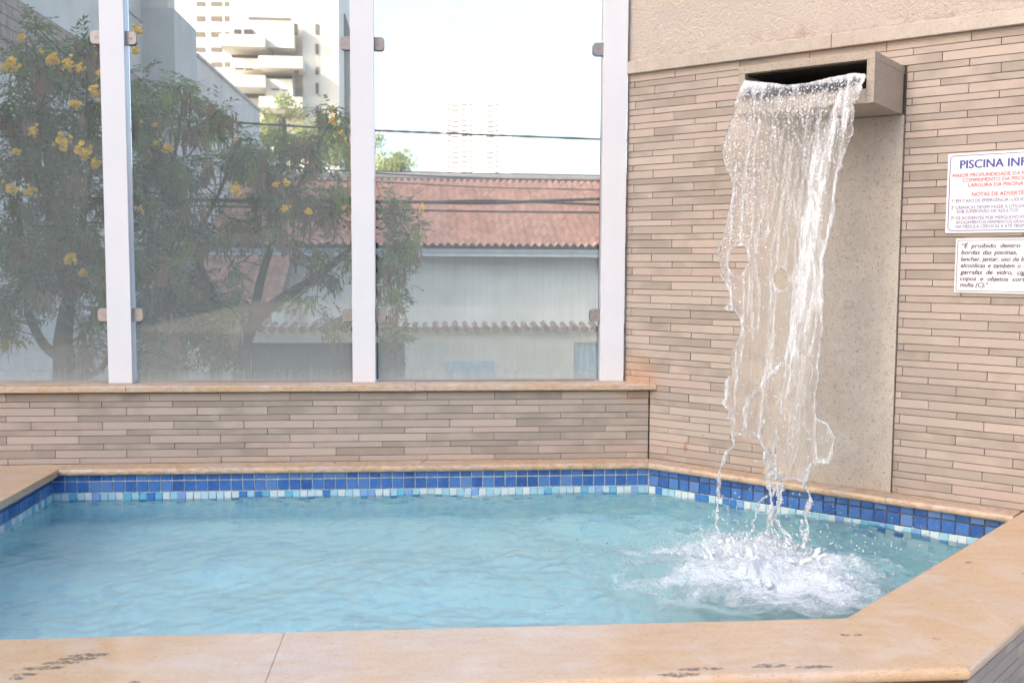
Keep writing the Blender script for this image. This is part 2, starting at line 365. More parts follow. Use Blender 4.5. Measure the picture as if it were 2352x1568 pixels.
# ================================================================== the setting round the pool
Z_WATER = -.150; Z_DECK = -.46; Z_STREET = -2.45
H_PAIR, H_SMALL = .0677, .0287                       # strips lie in courses, thin and thick in turn
def frame(origin, ax, nrm):
    ax, nrm = Vector(tuple(ax)), Vector(tuple(nrm)); y = -nrm; z = Vector((0, 0, 1)); o = Vector(tuple(origin))
    return Matrix(((ax.x, y.x, z.x, o.x), (ax.y, y.y, z.y, o.y), (ax.z, y.z, z.z, o.z), (0, 0, 0, 1)))
FR_WALL = frame((0, 0, 0), WD, WN); FR_BACK = frame((0, 0, 0), (1, 0, 0), (0, -1, 0))
_pc = {}
def piece_mesh(l, h, t=.010, ch=.0012, mat=None):
    k = (round(l, 3), round(h, 4), t, mat.name)
    if k not in _pc:
        a, b = k[0]/2, h/2
        V = [(-a, t, -b), (a, t, -b), (a, t, b), (-a, t, b), (-a, ch, -b), (a, ch, -b), (a, ch, b), (-a, ch, b), (-a+ch, 0, -b+ch), (a-ch, 0, -b+ch), (a-ch, 0, b-ch), (-a+ch, 0, b-ch)]
        F = [(0, 1, 5, 4), (1, 2, 6, 5), (2, 3, 7, 6), (3, 0, 4, 7), (4, 5, 9, 8), (5, 6, 10, 9), (6, 7, 11, 10), (7, 4, 8, 11), (8, 9, 10, 11)]
        me = mesh(V, F); me.materials.append(mat); _pc[k] = me
    return _pc[k]
def put_piece(name, parent, fr, s, z, l, h, mat, t=.010, proud=0., wob=.0012, group=None):
    me = piece_mesh(l, h, t, .0012, mat)
    m = fr @ Matrix.Translation((s, -proud + random.uniform(-wob, wob), z)) @ Matrix.Rotation(random.gauss(0, .0022), 4, 'Z') @ Matrix.Rotation(random.gauss(0, .004), 4, 'X')
    return link(name, me, None, parent, m)
def joined_pieces(lst, fr, mat, t=.010):
    parts = []
    for (s, z, l, h) in lst:
        a, b = l/2, h/2; V = [(-a, t, -b), (a, t, -b), (a, t, b), (-a, t, b), (-a, 0, -b), (a, 0, -b), (a, 0, b), (-a, 0, b)]
        V = [fr @ Vector((v[0]+s, v[1], v[2]+z)) for v in V]
        parts.append((V, [(0, 1, 5, 4), (1, 2, 6, 5), (2, 3, 7, 6), (3, 0, 4, 7), (4, 5, 6, 7)]))
    me = mesh(*join_vf(parts)); me.materials.append(mat); return me
PHASE = {0: .22, 1: .11, 2: .0}
def courses(z0, nrow, lo_f, hi_f, skip_f=None, L=.33, jx=.0020, jz=.0024, top=None, flip=False):
    """yield (s centre, z centre, length, height) of every strip"""
    out = []; z = z0
    for i in range(nrow):
        h = H_SMALL if (i % 2 == 0) != flip else H_PAIR - H_SMALL
        zc = z + h/2; lo, hi = lo_f(zc), hi_f(zc); ph = PHASE[i % 3] + random.uniform(-.004, .004)
        k = math.floor((lo-ph)/L); spans = [(lo, hi)]
        if skip_f and skip_f(zc): a, b = skip_f(zc); spans = [(lo, a), (b, hi)]
        while ph + k*L < hi:
            for (a, b) in spans:
                s0, s1 = max(a, ph+k*L), min(b, ph+(k+1)*L)
                if s1 - s0 > .008: out.append(((s0+s1)/2, zc, s1-s0-jx, h-jz))
            k += 1
        z += h
    return out

def prism(poly, z0, z1, nose=(), r=.014, seg=4):
    """slab over an anticlockwise outline; the edges listed in nose get rounded top and bottom"""
    bm = bmesh.new(); n = len(poly)
    b = [bm.verts.new((p[0], p[1], z0)) for p in poly]; t = [bm.verts.new((p[0], p[1], z1)) for p in poly]
    bm.faces.new(list(reversed(b))); bm.faces.new(t)
    for i in range(n): bm.faces.new((b[i], b[(i+1) % n], t[(i+1) % n], t[i]))
    es = []
    for i in nose:
        for ring in (b, t): es.append(bm.edges.get((ring[i], ring[(i+1) % n])))
    if es: bmesh.ops.bevel(bm, geom=es, offset=r, segments=seg, profile=.5, affect='EDGES', clamp_overlap=True)
    me = bpy.data.meshes.new('slab'); bm.to_mesh(me); bm.free()
    return me
def isect(p, d, q, e):
    A = np.array([[d[0], -e[0]], [d[1], -e[1]]]); t = np.linalg.solve(A, np.array([q[0]-p[0], q[1]-p[1]])); return np.array([p[0]+d[0]*t[0], p[1]+d[1]*t[0]])

# ground
link_kw = dict()
def structure(name, me, mat): return tag(link(name, me, mat), kind='structure')
def shrink_gap(): pass
structure('street_ground', mesh([(-900, .6, Z_STREET), (900, .6, Z_STREET), (900, 1800, Z_STREET), (-900, 1800, Z_STREET)], [(0, 1, 2, 3)]), MT['asphalt'])

# ---- parapet wall with its strips and sill
parapet = empty('parapet_wall', (-1.5, .1, Z_DECK), 'low parapet of thin beige stone strips with a stone sill behind the pool', 'wall')
link('wall_core', boxes([(-4.6, -.02, .010, .19, Z_STREET, .343)]), MT['grout'], parapet)
N_IND = -3.45
bl = courses(0., 10, lambda z: -4.6, lambda z: -.002)
for (s, z, l, h) in bl:
    if s > N_IND: put_piece('stone_strip', parapet, FR_BACK, s, z, l, h, MT['strip'])
tag(link('stone_strips', joined_pieces([b for b in bl if b[0] <= N_IND], FR_BACK, MT['strip']), None, parapet), kind='stuff')
for poly, nose in (([(-4.6, -.036), (-2.5215, -.036), (-2.5215, .215), (-4.6, .215)], (0,)), ([(-2.519, -.036), (-1.160, -.036), (-1.160, .215), (-2.519, .215)], (0,)), ([(-1.158, -.036), (.026, -.036), (.028, -.028), (-.114, .101), (-.114, .215), (-1.158, .215)], (0, 1))):
    link('sill_stone', prism(poly, .3450, .3765, nose, .007, 3), MT['sill'], parapet)

# ---- the wall the water falls from
fall_wall = empty('waterfall_wall', tuple(W(.8, -.1, Z_DECK)), 'tall wall of thin beige stone strips under cream stucco behind the waterfall', 'wall')
def wall_box(name, s0, s1, o0, o1, z0, z1, mat, parent, bev=0.):
    me = boxes([(s0, s1, -o1, -o0, z0, z1)])
    if bev: bevel(me, bev, 2)
    return link(name, me, mat, parent, FR_WALL)
wall_box('wall_core', -.1525, 2.7, -.20, -.010, Z_STREET, 1.90, MT['grout'], fall_wall)
wall_box('edge_strip', -.158, -.1525, -.20, .004, 1.954, 3.3, simple('brown_edge', (.16, .085, .055), .7), fall_wall)
wall_box('stucco_band', -.1515, 2.7, -.20, .0, 1.9015, 3.3, MT['stucco'], fall_wall)
for a, b in ((-.160, .8715), (.873, 2.7)): wall_box('ledge_stone', a, b, -.05, .024, 1.8946, 1.953, MT['ledge'], fall_wall, .003)
PANEL = (.612, 1.186)
wl_ = courses(0., 56, lambda z: -.152 if z > .368 else .003, lambda z: 2.7, lambda z: PANEL if z < 1.785 else None)
S_IND = 1.705
for (s, z, l, h) in wl_:
    if s - l/2 < S_IND: put_piece('stone_strip', fall_wall, FR_WALL, s, z, l, h, MT['strip'])
print('strips on fall wall', sum(1 for b in wl_ if b[0]-b[2]/2 < S_IND), 'parapet', sum(1 for b in bl if b[0] > N_IND))
tag(link('stone_strips', joined_pieces([b for b in wl_ if b[0]-b[2]/2 >= S_IND], FR_WALL, MT['strip']), None, fall_wall), kind='stuff')
wall_box('granite_panel', PANEL[0]+.002, PANEL[1]-.002, -.0095, .014, .0005, 1.588, MT['panel'], fall_wall, .002)

# ---- spout box
SP = (.617, 1.178, 1.590, 1.785, .392)               # s0, s1, z0, z1, reach
spout = empty('waterfall_spout', tuple(W(.9, .2, SP[2])), 'grey granite spout box with dark slot jutting from the strip wall', 'water spout')
T_ = .030
wall_box('top_slab', SP[0], SP[1], .0005, SP[4], SP[3]-T_, SP[3], MT['spout'], spout, .0015)
wall_box('bottom_slab', SP[0]+T_+.0005, SP[1]-T_-.0005, .0145, SP[4]-.003, SP[2], SP[2]+T_+.025, MT['spout'], spout, .0015)
for a, b in ((SP[0], SP[0]+T_), (SP[1]-T_, SP[1])): wall_box('side_slab', a, b, .0145, SP[4]-.0015, SP[2], SP[3]-T_-.0006, MT['spout'], spout, .0015)
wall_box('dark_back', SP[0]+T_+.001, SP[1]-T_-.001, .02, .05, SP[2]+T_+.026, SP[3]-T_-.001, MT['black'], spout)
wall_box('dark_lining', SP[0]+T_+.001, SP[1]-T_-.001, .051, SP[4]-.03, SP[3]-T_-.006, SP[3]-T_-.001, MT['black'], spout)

# ---- pool
pool = empty('swimming_pool', (-.9, -1.2, Z_DECK), 'small raised pool with blue border tiles and polished ochre stone coping', 'pool')
ZC0, ZC1 = -.032, .0
D2 = np.array([math.cos(R_(42.5)), math.sin(R_(42.5))]); N2 = np.array([D2[1], -D2[0]])     # right-hand side of the basin, outward normal
def side2(off): return N2*off                                                            # a point of the line n2.x = off
WD2, WN2 = WD[:2], WN[:2]
cor_b = isect((0, -.128), (1, 0), WN2*.115, WD2)
mit_in = isect((0, -2.236), (1, 0), side2(1.683), D2); mit_out = isect((0, -2.600), (1, 0), side2(2.058), D2)
tip = isect(WN2*.115, WD2, side2(1.683), D2); tip_o = isect(WN2*(-.0), WD2, side2(1.683), D2)
cor_l = (-2.808, -.128)
c0 = isect((0, -.0), (1, 0), WN2*0, WD2)
def stone(poly, nose, mat, r=.0145): return link('coping_stone', prism(poly, ZC0, ZC1, nose, r, 5), mat, pool, smooth=False)
E_ = .0008
stone([(-2.807, -.128), (-1.392-E_, -.128), (-1.392-E_, -.001), (-2.807, -.001)], (0,), MT['coping_rough'])
stone([(-1.392+E_, -.128), (cor_b[0], -.128), (0., -.001), (-1.392+E_, -.001)], (0,), MT['coping_rough'])
def wp(s, o): return tuple((WD2*s + WN2*o))
s_c = float(cor_b@WD2); s_t = float(tip@WD2)
stone([wp(s_c+.001, .115), wp(1.195-E_, .115), wp(1.195-E_, .001), wp(.004, .001)], (0,), MT['coping_rough'])
s_e = float(isect(WN2*.001, WD2, side2(1.682), D2)@WD2)
stone([wp(1.195+E_, .115), wp(s_t-.001, .115), wp(s_e-.001, .001), wp(1.195+E_, .001)], (0,), MT['coping_rough'])
stone([(-4.6, -2.234), (-2.809, -2.234), (-2.809, -.1285), (-2.8085, -.001), (-4.6, -.001)], (1,), MT['coping'])
stone([(-4.6, -2.600), (-1.470-E_, -2.600), (-1.470-E_, -2.236), (-4.6, -2.236)], (0, 2), MT['coping'])
stone([(-1.470+E_, -2.600), (mit_out[0]-E_, mit_out[1]), (mit_in[0]-E_, mit_in[1]), (-1.470+E_, -2.236)], (0, 2), MT['coping'])
e_out = isect(WN2*.001, WD2, side2(2.058), D2); e_in = isect(WN2*.001, WD2, side2(1.683), D2)
stone([(mit_out[0]+E_, mit_out[1]), tuple(e_out), tuple(e_in), (mit_in[0]+E_, mit_in[1])], (0, 2), MT['coping'])

# basin
BX, BYY, BF = -2.840, -.105, -2.262
P_bl = np.array([BX, BYY]); P_fl = np.array([BX, BF]); P_br = isect((0, BYY), (1, 0), WN2*.090, WD2)
P_tip = isect(WN2*.090, WD2, side2(1.712), D2); P_fr = isect((0, BF), (1, 0), side2(1.712), D2)
ring = [P_bl, P_fl, P_fr, P_tip, P_br]; Z_FLOOR = -.56; TH = .005
def uv_mesh(quads):
    V, F, UV = [], [], []
    for q, uv in quads:
        n = len(V); V += q; F.append(tuple(range(n, n+len(q)))); UV += uv
    me = mesh(V, F); l = me.uv_layers.new(name='UVMap'); l.data.foreach_set('uv', [c for a in UV for c in a]); return me
def out_ring(d):
    """basin outline pushed outwards by d"""
    n = len(ring); L_ = []
    for i in range(n):
        a, b = ring[i], ring[(i+1) % n]; e = (b-a)/np.linalg.norm(b-a); L_.append((a + np.array([e[1], -e[0]])*d, e))
    return [isect(*L_[i-1], *L_[i]) for i in range(n)]
ro = out_ring(TH); rthick = out_ring(.10)
fl = [(p[0], p[1], Z_FLOOR) for p in ro]
link('basin_floor', uv_mesh([(fl, [(p[0], p[1]) for p in ro])]), MT['mosaic_sheet'], pool)
for i in range(5):
    a, b = ro[i], ro[(i+1) % 5]; d = float(np.linalg.norm(b-a))
    # faces inward: order seen from inside
    q = [(b[0], b[1], Z_FLOOR), (a[0], a[1], Z_FLOOR), (a[0], a[1], -.117), (b[0], b[1], -.117)]
    z_ = (-.117-Z_FLOOR)
    link('basin_wall', uv_mesh([(q, [(d, 0), (0, 0), (0, z_), (d, z_)])]), MT['mosaic_sheet'], pool)
    q2 = [(b[0], b[1], -.117), (a[0], a[1], -.117), (a[0], a[1], ZC0), (b[0], b[1], ZC0)]
    link('tile_bed', mesh(q2, [(0, 1, 2, 3)]), MT['lime'] if i in (4, 1) else MT['darkgrout'], pool)
# border tiles: two courses of blue glaze, then two of small mosaic
n_blue = n_mos = 0
runs = [(4, P_br, P_bl, -.0, 2.9), (3, P_tip, P_br, 0., 9.), (0, P_bl, P_fl, 0., .98)]   # (index, start, end seen from inside left->right reversed below)
for idx, a, b, lo, mx in runs:
    Ld = float(np.linalg.norm(b-a)); ax = (a-b)/Ld                                          # runs from b (left) to a (right) when seen from the water
    nrm = np.array([-ax[1], ax[0]])
    cen = np.array([-.9, -1.2]);
    if (cen-b)@nrm < 0: nrm = -nrm
    if idx == 0: b, ax = a, -ax; ax = (P_fl-P_bl)/np.linalg.norm(P_fl-P_bl)
    fr = frame((b[0], b[1], 0), (ax[0], ax[1], 0), (nrm[0], nrm[1], 0))
    if fr.to_3x3().determinant() < 0:
        fr = frame((b[0], b[1], 0), (-ax[0], -ax[1], 0), (nrm[0], nrm[1], 0)); sg = -1
    else: sg = 1
    Lm = min(Ld, mx); p = .0542
    for k in range(int(Lm/p)+1):
        w_ = min(p, Ld - k*p)
        if w_ < .012: continue
        for z in (-.0875, -.0345):
            if z > -.04: zc, hh = -.0425, .0335
            else: zc, hh = -.0885, .0490
            o = put_piece('border_tile', pool, fr, sg*(k*p + w_/2), zc, w_-.0056, hh-.001, MT['glaze'], TH-.0006, 0., .0003); n_blue += 1
    p = .0355
    for k in range(int(Lm/p)+1):
        w_ = min(p, Ld - k*p)
        if w_ < .008: continue
        for r in range(2):
            put_piece('mosaic_tile', pool, fr, sg*(k*p + w_/2), -.1175-.0175-.0355*r, w_-.0032, .0325, MT['mosaic'], TH-.0006, 0., .0002); n_mos += 1
print('blue', n_blue, 'mosaic', n_mos)
# outer shell of the raised pool, its right-hand face in stone strips
sh_out = isect((0, -2.572), (1, 0), side2(2.030), D2); sh_end = isect(WN2*.0, WD2, side2(2.030), D2)
far_r = WD2*6.
structure('pool_deck', prism([(-7.2, -60), (20, -60), tuple(far_r), tuple(sh_end), tuple(sh_out), (-4.58, -2.572), (-4.6, .0), (-7.2, .0)], Z_DECK-.25, Z_DECK), MT['deck'])
link('outer_shell', mesh([(-4.58, -2.572, Z_DECK), (sh_out[0], sh_out[1], Z_DECK), (sh_end[0], sh_end[1], Z_DECK), (-4.58, -2.572, ZC0-.001), (sh_out[0], sh_out[1], ZC0-.001), (sh_end[0], sh_end[1], ZC0-.001)], [(0, 1, 4, 3), (1, 2, 5, 4)]), MT['grout'], pool)
for org, ax, nr, ln in ((sh_out, D2, N2, 1.1), ((-3.2, -2.572), np.array([1., 0]), np.array([0, -1.]), sh_out[0]+3.2)):
    fr = frame((org[0]+nr[0]*.011, org[1]+nr[1]*.011, 0), (ax[0], ax[1], 0), (nr[0], nr[1], 0))
    for (s, z, l, h) in courses(Z_DECK+.006, 12, lambda z: .003, lambda z: ln, None, flip=True):
        if z + h/2 < ZC0-.002: put_piece('stone_strip', pool, fr, s, z, l, h, MT['strip'])

# ---- the condominium behind the terrace
CX0, CX1, CY0, CY1, CH = -24., 26., -56., -40., 22.
cond = empty('condominium_block', (1, -48, Z_DECK), 'long cream condominium block standing behind the pool terrace', 'building')
link('wall', boxes([(CX0, CX1, CY0, CY1, Z_DECK-2, CH)]), MT['cond'], cond)
wm_ = boxes([(-1.1, 1.1, 0, .06, -.8, .8)]); wm_.materials.append(MT['apt_win'])
for i in range(9):
    for j in range(5): link('window', wm_, None, cond, Matrix.Translation((CX0 + 4 + i*5.2, CY1+.002, 3. + j*4.)))

tower = empty('shade_tower', (-44, -17, Z_STREET), 'plain cream tower added out of view to shade the pool, street and house', 'building')
link('wall', boxes([(-52, -36, -31, 13., Z_STREET, 32.)]), MT['cond'], tower)  # unseen tower, added to keep the sun off pool, street and house
wq_ = boxes([(0, .06, -1.1, 1.1, -.8, .8)]); wq_.materials.append(MT['apt_win'])
for i in range(8):
    for j in range(7): link('window', wq_, None, tower, Matrix.Translation((-36.002, -28. + i*5., 2.5 + j*4.4)))

# ================================================================== water
cen_f = GZ(1775, 1300, Z_WATER)
def poly_in(px, py, poly):
    inside = np.zeros(px.shape, bool); n = len(poly)
    for i in range(n):
        x0, y0 = poly[i]; x1, y1 = poly[(i+1) % n]
        c = ((y0 > py) != (y1 > py)) & (px < (x1-x0)*(py-y0)/((y1-y0) + 1e-12) + x0); inside ^= c
    return inside
def sines(x, y, n, lmin, lmax, slope, seed, dirc=None, spread=math.pi):
    r = np.random.default_rng(seed); z = np.zeros_like(x)
    for _ in range(n):
        lam = lmin*(lmax/lmin)**r.random(); a = (r.random()*2*math.pi if dirc is None else dirc + r.normal()*spread); k = 2*math.pi/lam
        ph = r.random()*7
        z += slope*lam/(2*math.pi)*np.sin(k*(x*math.cos(a) + y*math.sin(a)) + ph)/math.sqrt(n)
    return z
def vnoise(x, y, cell, seed):
    """smooth value noise"""
    r = np.random.default_rng(seed); T = r.random((256, 256)); u, v = x/cell, y/cell
    i, j = np.floor(u).astype(int), np.floor(v).astype(int); f, g = u-i, v-j; f, g = f*f*(3-2*f), g*g*(3-2*g)
    q = lambda a, b: T[a % 256, b % 256]
    return (q(i, j)*(1-f) + q(i+1, j)*f)*(1-g) + (q(i, j+1)*(1-f) + q(i+1, j+1)*f)*g
def fbm(x, y, cell, seed, oct=4, gain=.5):
    s, a, t = 0, 1., 0.
    for o in range(oct): s = s + a*vnoise(x, y, cell/2**o, seed+o); t += a; a *= gain
    return s/t
step = .0092
step = .0080
xs = np.arange(BX-.01, P_tip[0]+.03, step); ys = np.arange(BF-.012, BYY+.012, step)
X, Y = np.meshgrid(xs, ys); X, Y = X.ravel(), Y.ravel()
dx, dy = X-cen_f[0], Y-cen_f[1]; rr_ = np.hypot(dx, dy)
# foam: a churned patch where the water lands, trailing arms to the left
fo_core = np.exp(-(((dx*.94 + dy*.33)/.27)**2 + ((-dx*.33 + dy*.94)/.38)**2)**1.1)
near = np.exp(-(rr_/.95)**2)
arms = np.zeros_like(X)
for (u0, v0), (u1, v1), wd, am in (((1640, 1310), (1430, 1345), .055, .62), ((1620, 1330), (1530, 1400), .07, .55), ((1500, 1355), (1640, 1400), .045, .6), ((1560, 1255), (1440, 1275), .05, .5), ((1700, 1370), (1860, 1405), .10, .45), ((1290, 1385), (1240, 1400), .05, .42), ((1420, 1320), (1380, 1350), .05, .38), ((1830, 1340), (1960, 1390), .06, .45), ((1500, 1290), (1440, 1300), .04, .5)):
    a, b = GZ(u0, v0, Z_WATER)[:2], GZ(u1, v1, Z_WATER)[:2]; d = b-a; t = np.clip(((X-a[0])*d[0] + (Y-a[1])*d[1])/(d@d), 0, 1)
    arms = np.maximum(arms, am*np.exp(-((X-a[0]-t*d[0])**2 + (Y-a[1]-t*d[1])**2)/wd**2))
foam = np.clip(1.30*fo_core + .8*arms + .30*np.exp(-(rr_/.66)**2), 0, 1.3)
amp = .55 + 1.3*near
Hh = sines(X, Y, 26, .16, .62, .135, 3, R_(65), .7)*amp + sines(X, Y, 34,   .045, .15, .150, 4, R_(70), 1.1)*(.60 + 1.4*near) + sines(X, Y, 20, .35, .9, .05, 9, R_(20), 1.0)
rip = np.sin(2*math.pi*rr_/.19 + 4*fbm(X, Y, .3, 31))*np.exp(-rr_/.9)*.0035; Hh += rip
Hh += fo_core*(.050*fbm(X, Y, .14, 40, 5, .62) + .060*np.clip(fbm(X, Y, .06, 50, 4, .65) - .42, 0, 1)*2 - .012)
Z = Z_WATER + Hh
ny, nx = len(ys), len(xs); ii = np.arange(ny*nx).reshape(ny, nx)
F = np.stack([ii[:-1, :-1].ravel(), ii[:-1, 1:].ravel(), ii[1:, 1:].ravel(), ii[1:, :-1].ravel()], 1)
cxm, cym = X[F].mean(1), Y[F].mean(1); keep = poly_in(cxm, cym, out_ring(.004)); F = F[keep]
used = np.unique(F); remap = np.full(len(X), -1); remap[used] = np.arange(len(used))
structure('water', big_mesh(np.stack([X, Y, Z], 1)[used], remap[F], {'foam': foam[used]}), MT['water'])

# ---- the falling sheet
S_TOP, V0, G_ = 1.735, .50, 9.81
def fall_off(z): return .396 + V0*np.sqrt(2*np.maximum(0, S_TOP - np.asarray(z, float))/G_)
def FALL(u, v):
    """where a line of sight meets the curved sheet of falling water -> s, z"""
    r = ray(u, v); lo, hi = 1.5, 6.5
    g = lambda t: float((CAM_POS + t*r)@WN - fall_off((CAM_POS + t*r)[2]))
    for _ in range(50):
        m = (lo+hi)/2
        if g(m) > 0: lo = m
        else: hi = m
    p = CAM_POS + m*r; return np.array([p@WD, p[2]])
cA = lambda x, y: FALL(x/4.5954+1597, y/4.5954+108.9)
cB = lambda x, y: FALL(x/4.320+1597, y/4.320+435.5)
cC = lambda x, y: FALL(x/4.320+1597, y/4.320+762.2)
cE = lambda x, y: FALL(x/4.050+1524.4, y/4.050+1088.9)
left = [cA(*p) for p in ((520, 335), (490, 400), (440, 500), (410, 580), (405, 615), (420, 650), (385, 740), (350, 830), (330, 920), (285, 1010), (296, 1080), (285, 1140), (300, 1220), (330, 1320), (370, 1390), (380, 1500))] + \
       [cB(*p) for p in ((362, 60), (340, 160), (315, 270), (302, 350), (280, 420), (265, 510), (220, 560), (212, 680), (245, 760), (245, 880), (290, 930), (340, 1040), (335, 1130), (292, 1165), (300, 1200), (380, 1205), (440, 1290), (455, 1400), (410, 1500))] + \
       [cC(*p) for p in ((425, 20), (390, 130), (345, 200), (345, 300), (360, 400), (290, 490), (295, 600), (300, 650), (262, 690), (322, 780), (310, 860), (372, 900), (350, 1000))]
bottom = [cC(*p) for p in ((390, 1035), (450, 1030), (520, 1052), (620, 1045), (640, 1120), (690, 1175), (690, 1260), (715, 1340), (730, 1420), (800, 1440), (870, 1485), (930, 1470), (1000, 1467), (1055, 1500), (1090, 1440), (1140, 1345), (1180, 1292), (1250, 1280), (1340, 1288), (1365, 1210), (1385, 1110), (1408, 1050), (1370, 1010), (1310, 905), (1205, 850))]
right = [cC(*p) for p in ((1190, 780), (1210, 720), (1195, 620), (1230, 500), (1235, 420), (1225, 300), (1245, 180), (1260, 30))] + \
        [cB(*p) for p in ((1260, 1500), (1275, 1300), (1285, 1150), (1275, 950), (1275, 800), (1265, 680), (1310, 560), (1330, 420), (1365, 310), (1395, 220), (1380, 100))] + \
        [cA(*p) for p in ((1480, 1460), (1500, 1400), (1500, 1320), (1560, 1260), (1550, 1210), (1600, 1060), (1640, 960), (1675, 900), (1665, 800), (1680, 700), (1675, 600), (1735, 540), (1755, 470), (1762, 400), (1790, 340), (1808, 290))]
top = [cA(*p) for p in ((1790, 268), (1640, 272), (1400, 322), (1200, 368), (1000, 398), (800, 372), (560, 345))]
outline = np.array(left + bottom + right + top)
holes = [np.array([cB(*p) for p in ((375, 580), (480, 570), (510, 620), (525, 720), (480, 795), (440, 855), (380, 835), (330, 760), (335, 690), (350, 620))]),
         np.array([cB(850+62*math.cos(a), 890+108*math.sin(a)) for a in np.linspace(0, 2*math.pi, 14)[:-1]])]
g_ = .0034
ss = np.arange(outline[:, 0].min()-.01, outline[:, 0].max()+.01, g_); zz = np.arange(outline[:, 1].min()-.01, outline[:, 1].max()+.01, g_)
S, ZZ = np.meshgrid(ss, zz); shp = S.shape; S, ZZ = S.ravel(), ZZ.ravel()
# ragged edge
Sj = S + .006*(fbm(S*1.0, ZZ, .022, 71, 3)-.5); Zj = ZZ + .006*(fbm(S, ZZ, .022, 75, 3)-.5)
ins = poly_in(Sj, Zj, outline)
for h_ in holes: ins &= ~poly_in(Sj, Zj, h_)
def seg_dist(px, py, poly, closed=True):
    d = np.full(px.shape, 9.); n = len(poly)
    for i in range(n if closed else n-1):
        a, b = poly[i], poly[(i+1) % n]; e = b-a; L2 = e@e + 1e-12; t = np.clip(((px-a[0])*e[0] + (py-a[1])*e[1])/L2, 0, 1)
        d = np.minimum(d, np.hypot(px-a[0]-t*e[0], py-a[1]-t*e[1]))
    return d
d_edge = seg_dist(Sj, Zj, outline)
for h_ in holes: d_edge = np.minimum(d_edge, seg_dist(Sj, Zj, h_))
drop_t = np.clip((S_TOP-ZZ)/1.9, 0, 1)
# folds: lines of thicker water running down the sheet
def line(f, pts): return np.array([f(*p) for p in pts])
folds = [(np.vstack([line(cA, ((1720, 420), (1560, 480), (1480, 580), (1440, 700), (1390, 820), (1330, 930), (1270, 1080), (1220, 1240), (1190, 1400))), line(cB, ((1130, 40), (1090, 250), (1070, 420), (1085, 570), (1040, 720), (1025, 900), (1040, 1080), (985, 1200), (960, 1450))), line(cC, ((950, 60), (900, 260), (800, 380), (720, 460), (630, 570), (530, 660), (495, 800), (505, 940)))]), .0085, .007),
         (line(cB, ((1180, 30), (1230, 230), (1170, 540), (1150, 620), (1200, 900), (1150, 1180), (1100, 1400))), .007, .006), 
         (line(cA, ((910, 520), (870, 700), (850, 760))), .004, .005), (line(cA, ((985, 600), (960, 740), (930, 900), (880, 1100), (860, 1300), (845, 1500))), .004, .010), (line(cA, ((1350, 440), (1310, 620), (1290, 780), (1280, 950))), .004, .007), (line(cA, ((1080, 430), (1090, 560), (1060, 700))), .004, .007),
         (line(cA, ((1240, 450), (1180, 800), (1150, 1000), (1130, 1300))), .003, .010), (line(cB, ((880, 0), (820, 300), (760, 600), (740, 900), (760, 1300))), .003, .012), (line(cB, ((640, 300), (590, 500), (600, 760), (640, 1100), (620, 1400))), .003, .012),
         (line(cC, ((790, 20), (730, 250), (700, 420))), .003, .01), (line(cC, ((690, 880), (640, 960), (630, 1040))), .005, .006), (line(cC, ((790, 900), (820, 1050), (760, 1180))), .004, .006), (line(cC, ((1190, 860), (1180, 1020), (1200, 1260))), .004, .007)]
rf = np.random.default_rng(44)
for k in range(34):                                  # many finer threads of flow, drawn together as they fall
    s_a = .635 + .50*rf.random(); z_a = 1.70 - 1.1*rf.random()**1.6; ln_ = .25 + .7*rf.random(); zq = np.linspace(z_a, max(.35, z_a-ln_), 8)
    sq = s_a + (.88-s_a)*.28*np.clip((1.7-zq)/1.4, 0, 1) + .012*np.cumsum(rf.normal(size=8))*.6
    folds.append((np.stack([sq, zq], 1), .0018 + .0030*rf.random(), .0035 + .004*rf.random()))
th = .0022 + .0016*fbm(S, ZZ*.4, .05, 80, 3)
for ln, a, wd in folds: th += a*np.exp(-(seg_dist(Sj, Zj, ln, False)/wd)**2)
th += .0075*np.clip(fbm(S*1.6, ZZ*.22, .034, 90, 4)-.42, 0, 1)*2*(.5 + .8*drop_t) + .004*np.clip(fbm(S, ZZ*.5, .09, 95, 3)-.4, 0, 1)*2
# a rolled rim, beaded along its length
rim = .0055*np.clip(fbm(S, ZZ, .034, 101, 3)*2.6-.75, .12, 1.2)
wd_r = .0065
th += np.where(d_edge < .016, rim*np.exp(-((d_edge-.006)/wd_r)**2), 0)
th *= np.clip(np.sqrt(np.maximum(d_edge, 0)/.006), 0.05, 1)
wob = .020*(fbm(S*.8, ZZ*.35, .14, 120, 4)-.5)*(.5 + 1.6*drop_t) + .0035*(fbm(S, ZZ*.6, .03, 130, 3)-.5)
off_c = fall_off(ZZ) + wob
froth_l = seg_dist(Sj, Zj, folds[0][0], False)
froth_t = np.full_like(S, 9.)
for ln, a, wd in folds[1:]: froth_t = np.minimum(froth_t, seg_dist(Sj, Zj, ln, False))

ctr = np.interp(ZZ[::1], *zip(*sorted([(q[1], q[0]) for q in folds[0][0] if q[1] > .62])))
fr_right = np.clip((Sj-ctr)/.02, 0, 1)*np.clip((.10 - (Sj-ctr))/.05, 0, 1)*np.clip((ZZ-.05)/.6, 0, 1)
froth = np.clip(.42*np.exp(-(froth_t/.006)**2) + .50*np.exp(-(d_edge/.011)**2)*np.clip(fbm(S, ZZ, .05, 170, 3)*2.2-.35, .1, 1) + .48*np.exp(-(froth_l/.012)**2)*(.4+1.1*fbm(S, ZZ*.5, .07, 160, 3)) + .36*fr_right + .80*np.exp(-((ZZ-1.71)/.045)**2) + .18 + .24*drop_t, 0, 1)
bubd = np.clip(1.1*np.exp(-((Sj-.66-.10*(1.5-ZZ))/.13)**2)*np.clip((ZZ-.85)/.35, 0, 1) + .8*np.exp(-((ZZ-1.55)/.22)**2) + .5*fr_right*(ZZ > 1.1) + .12, 0, 1)
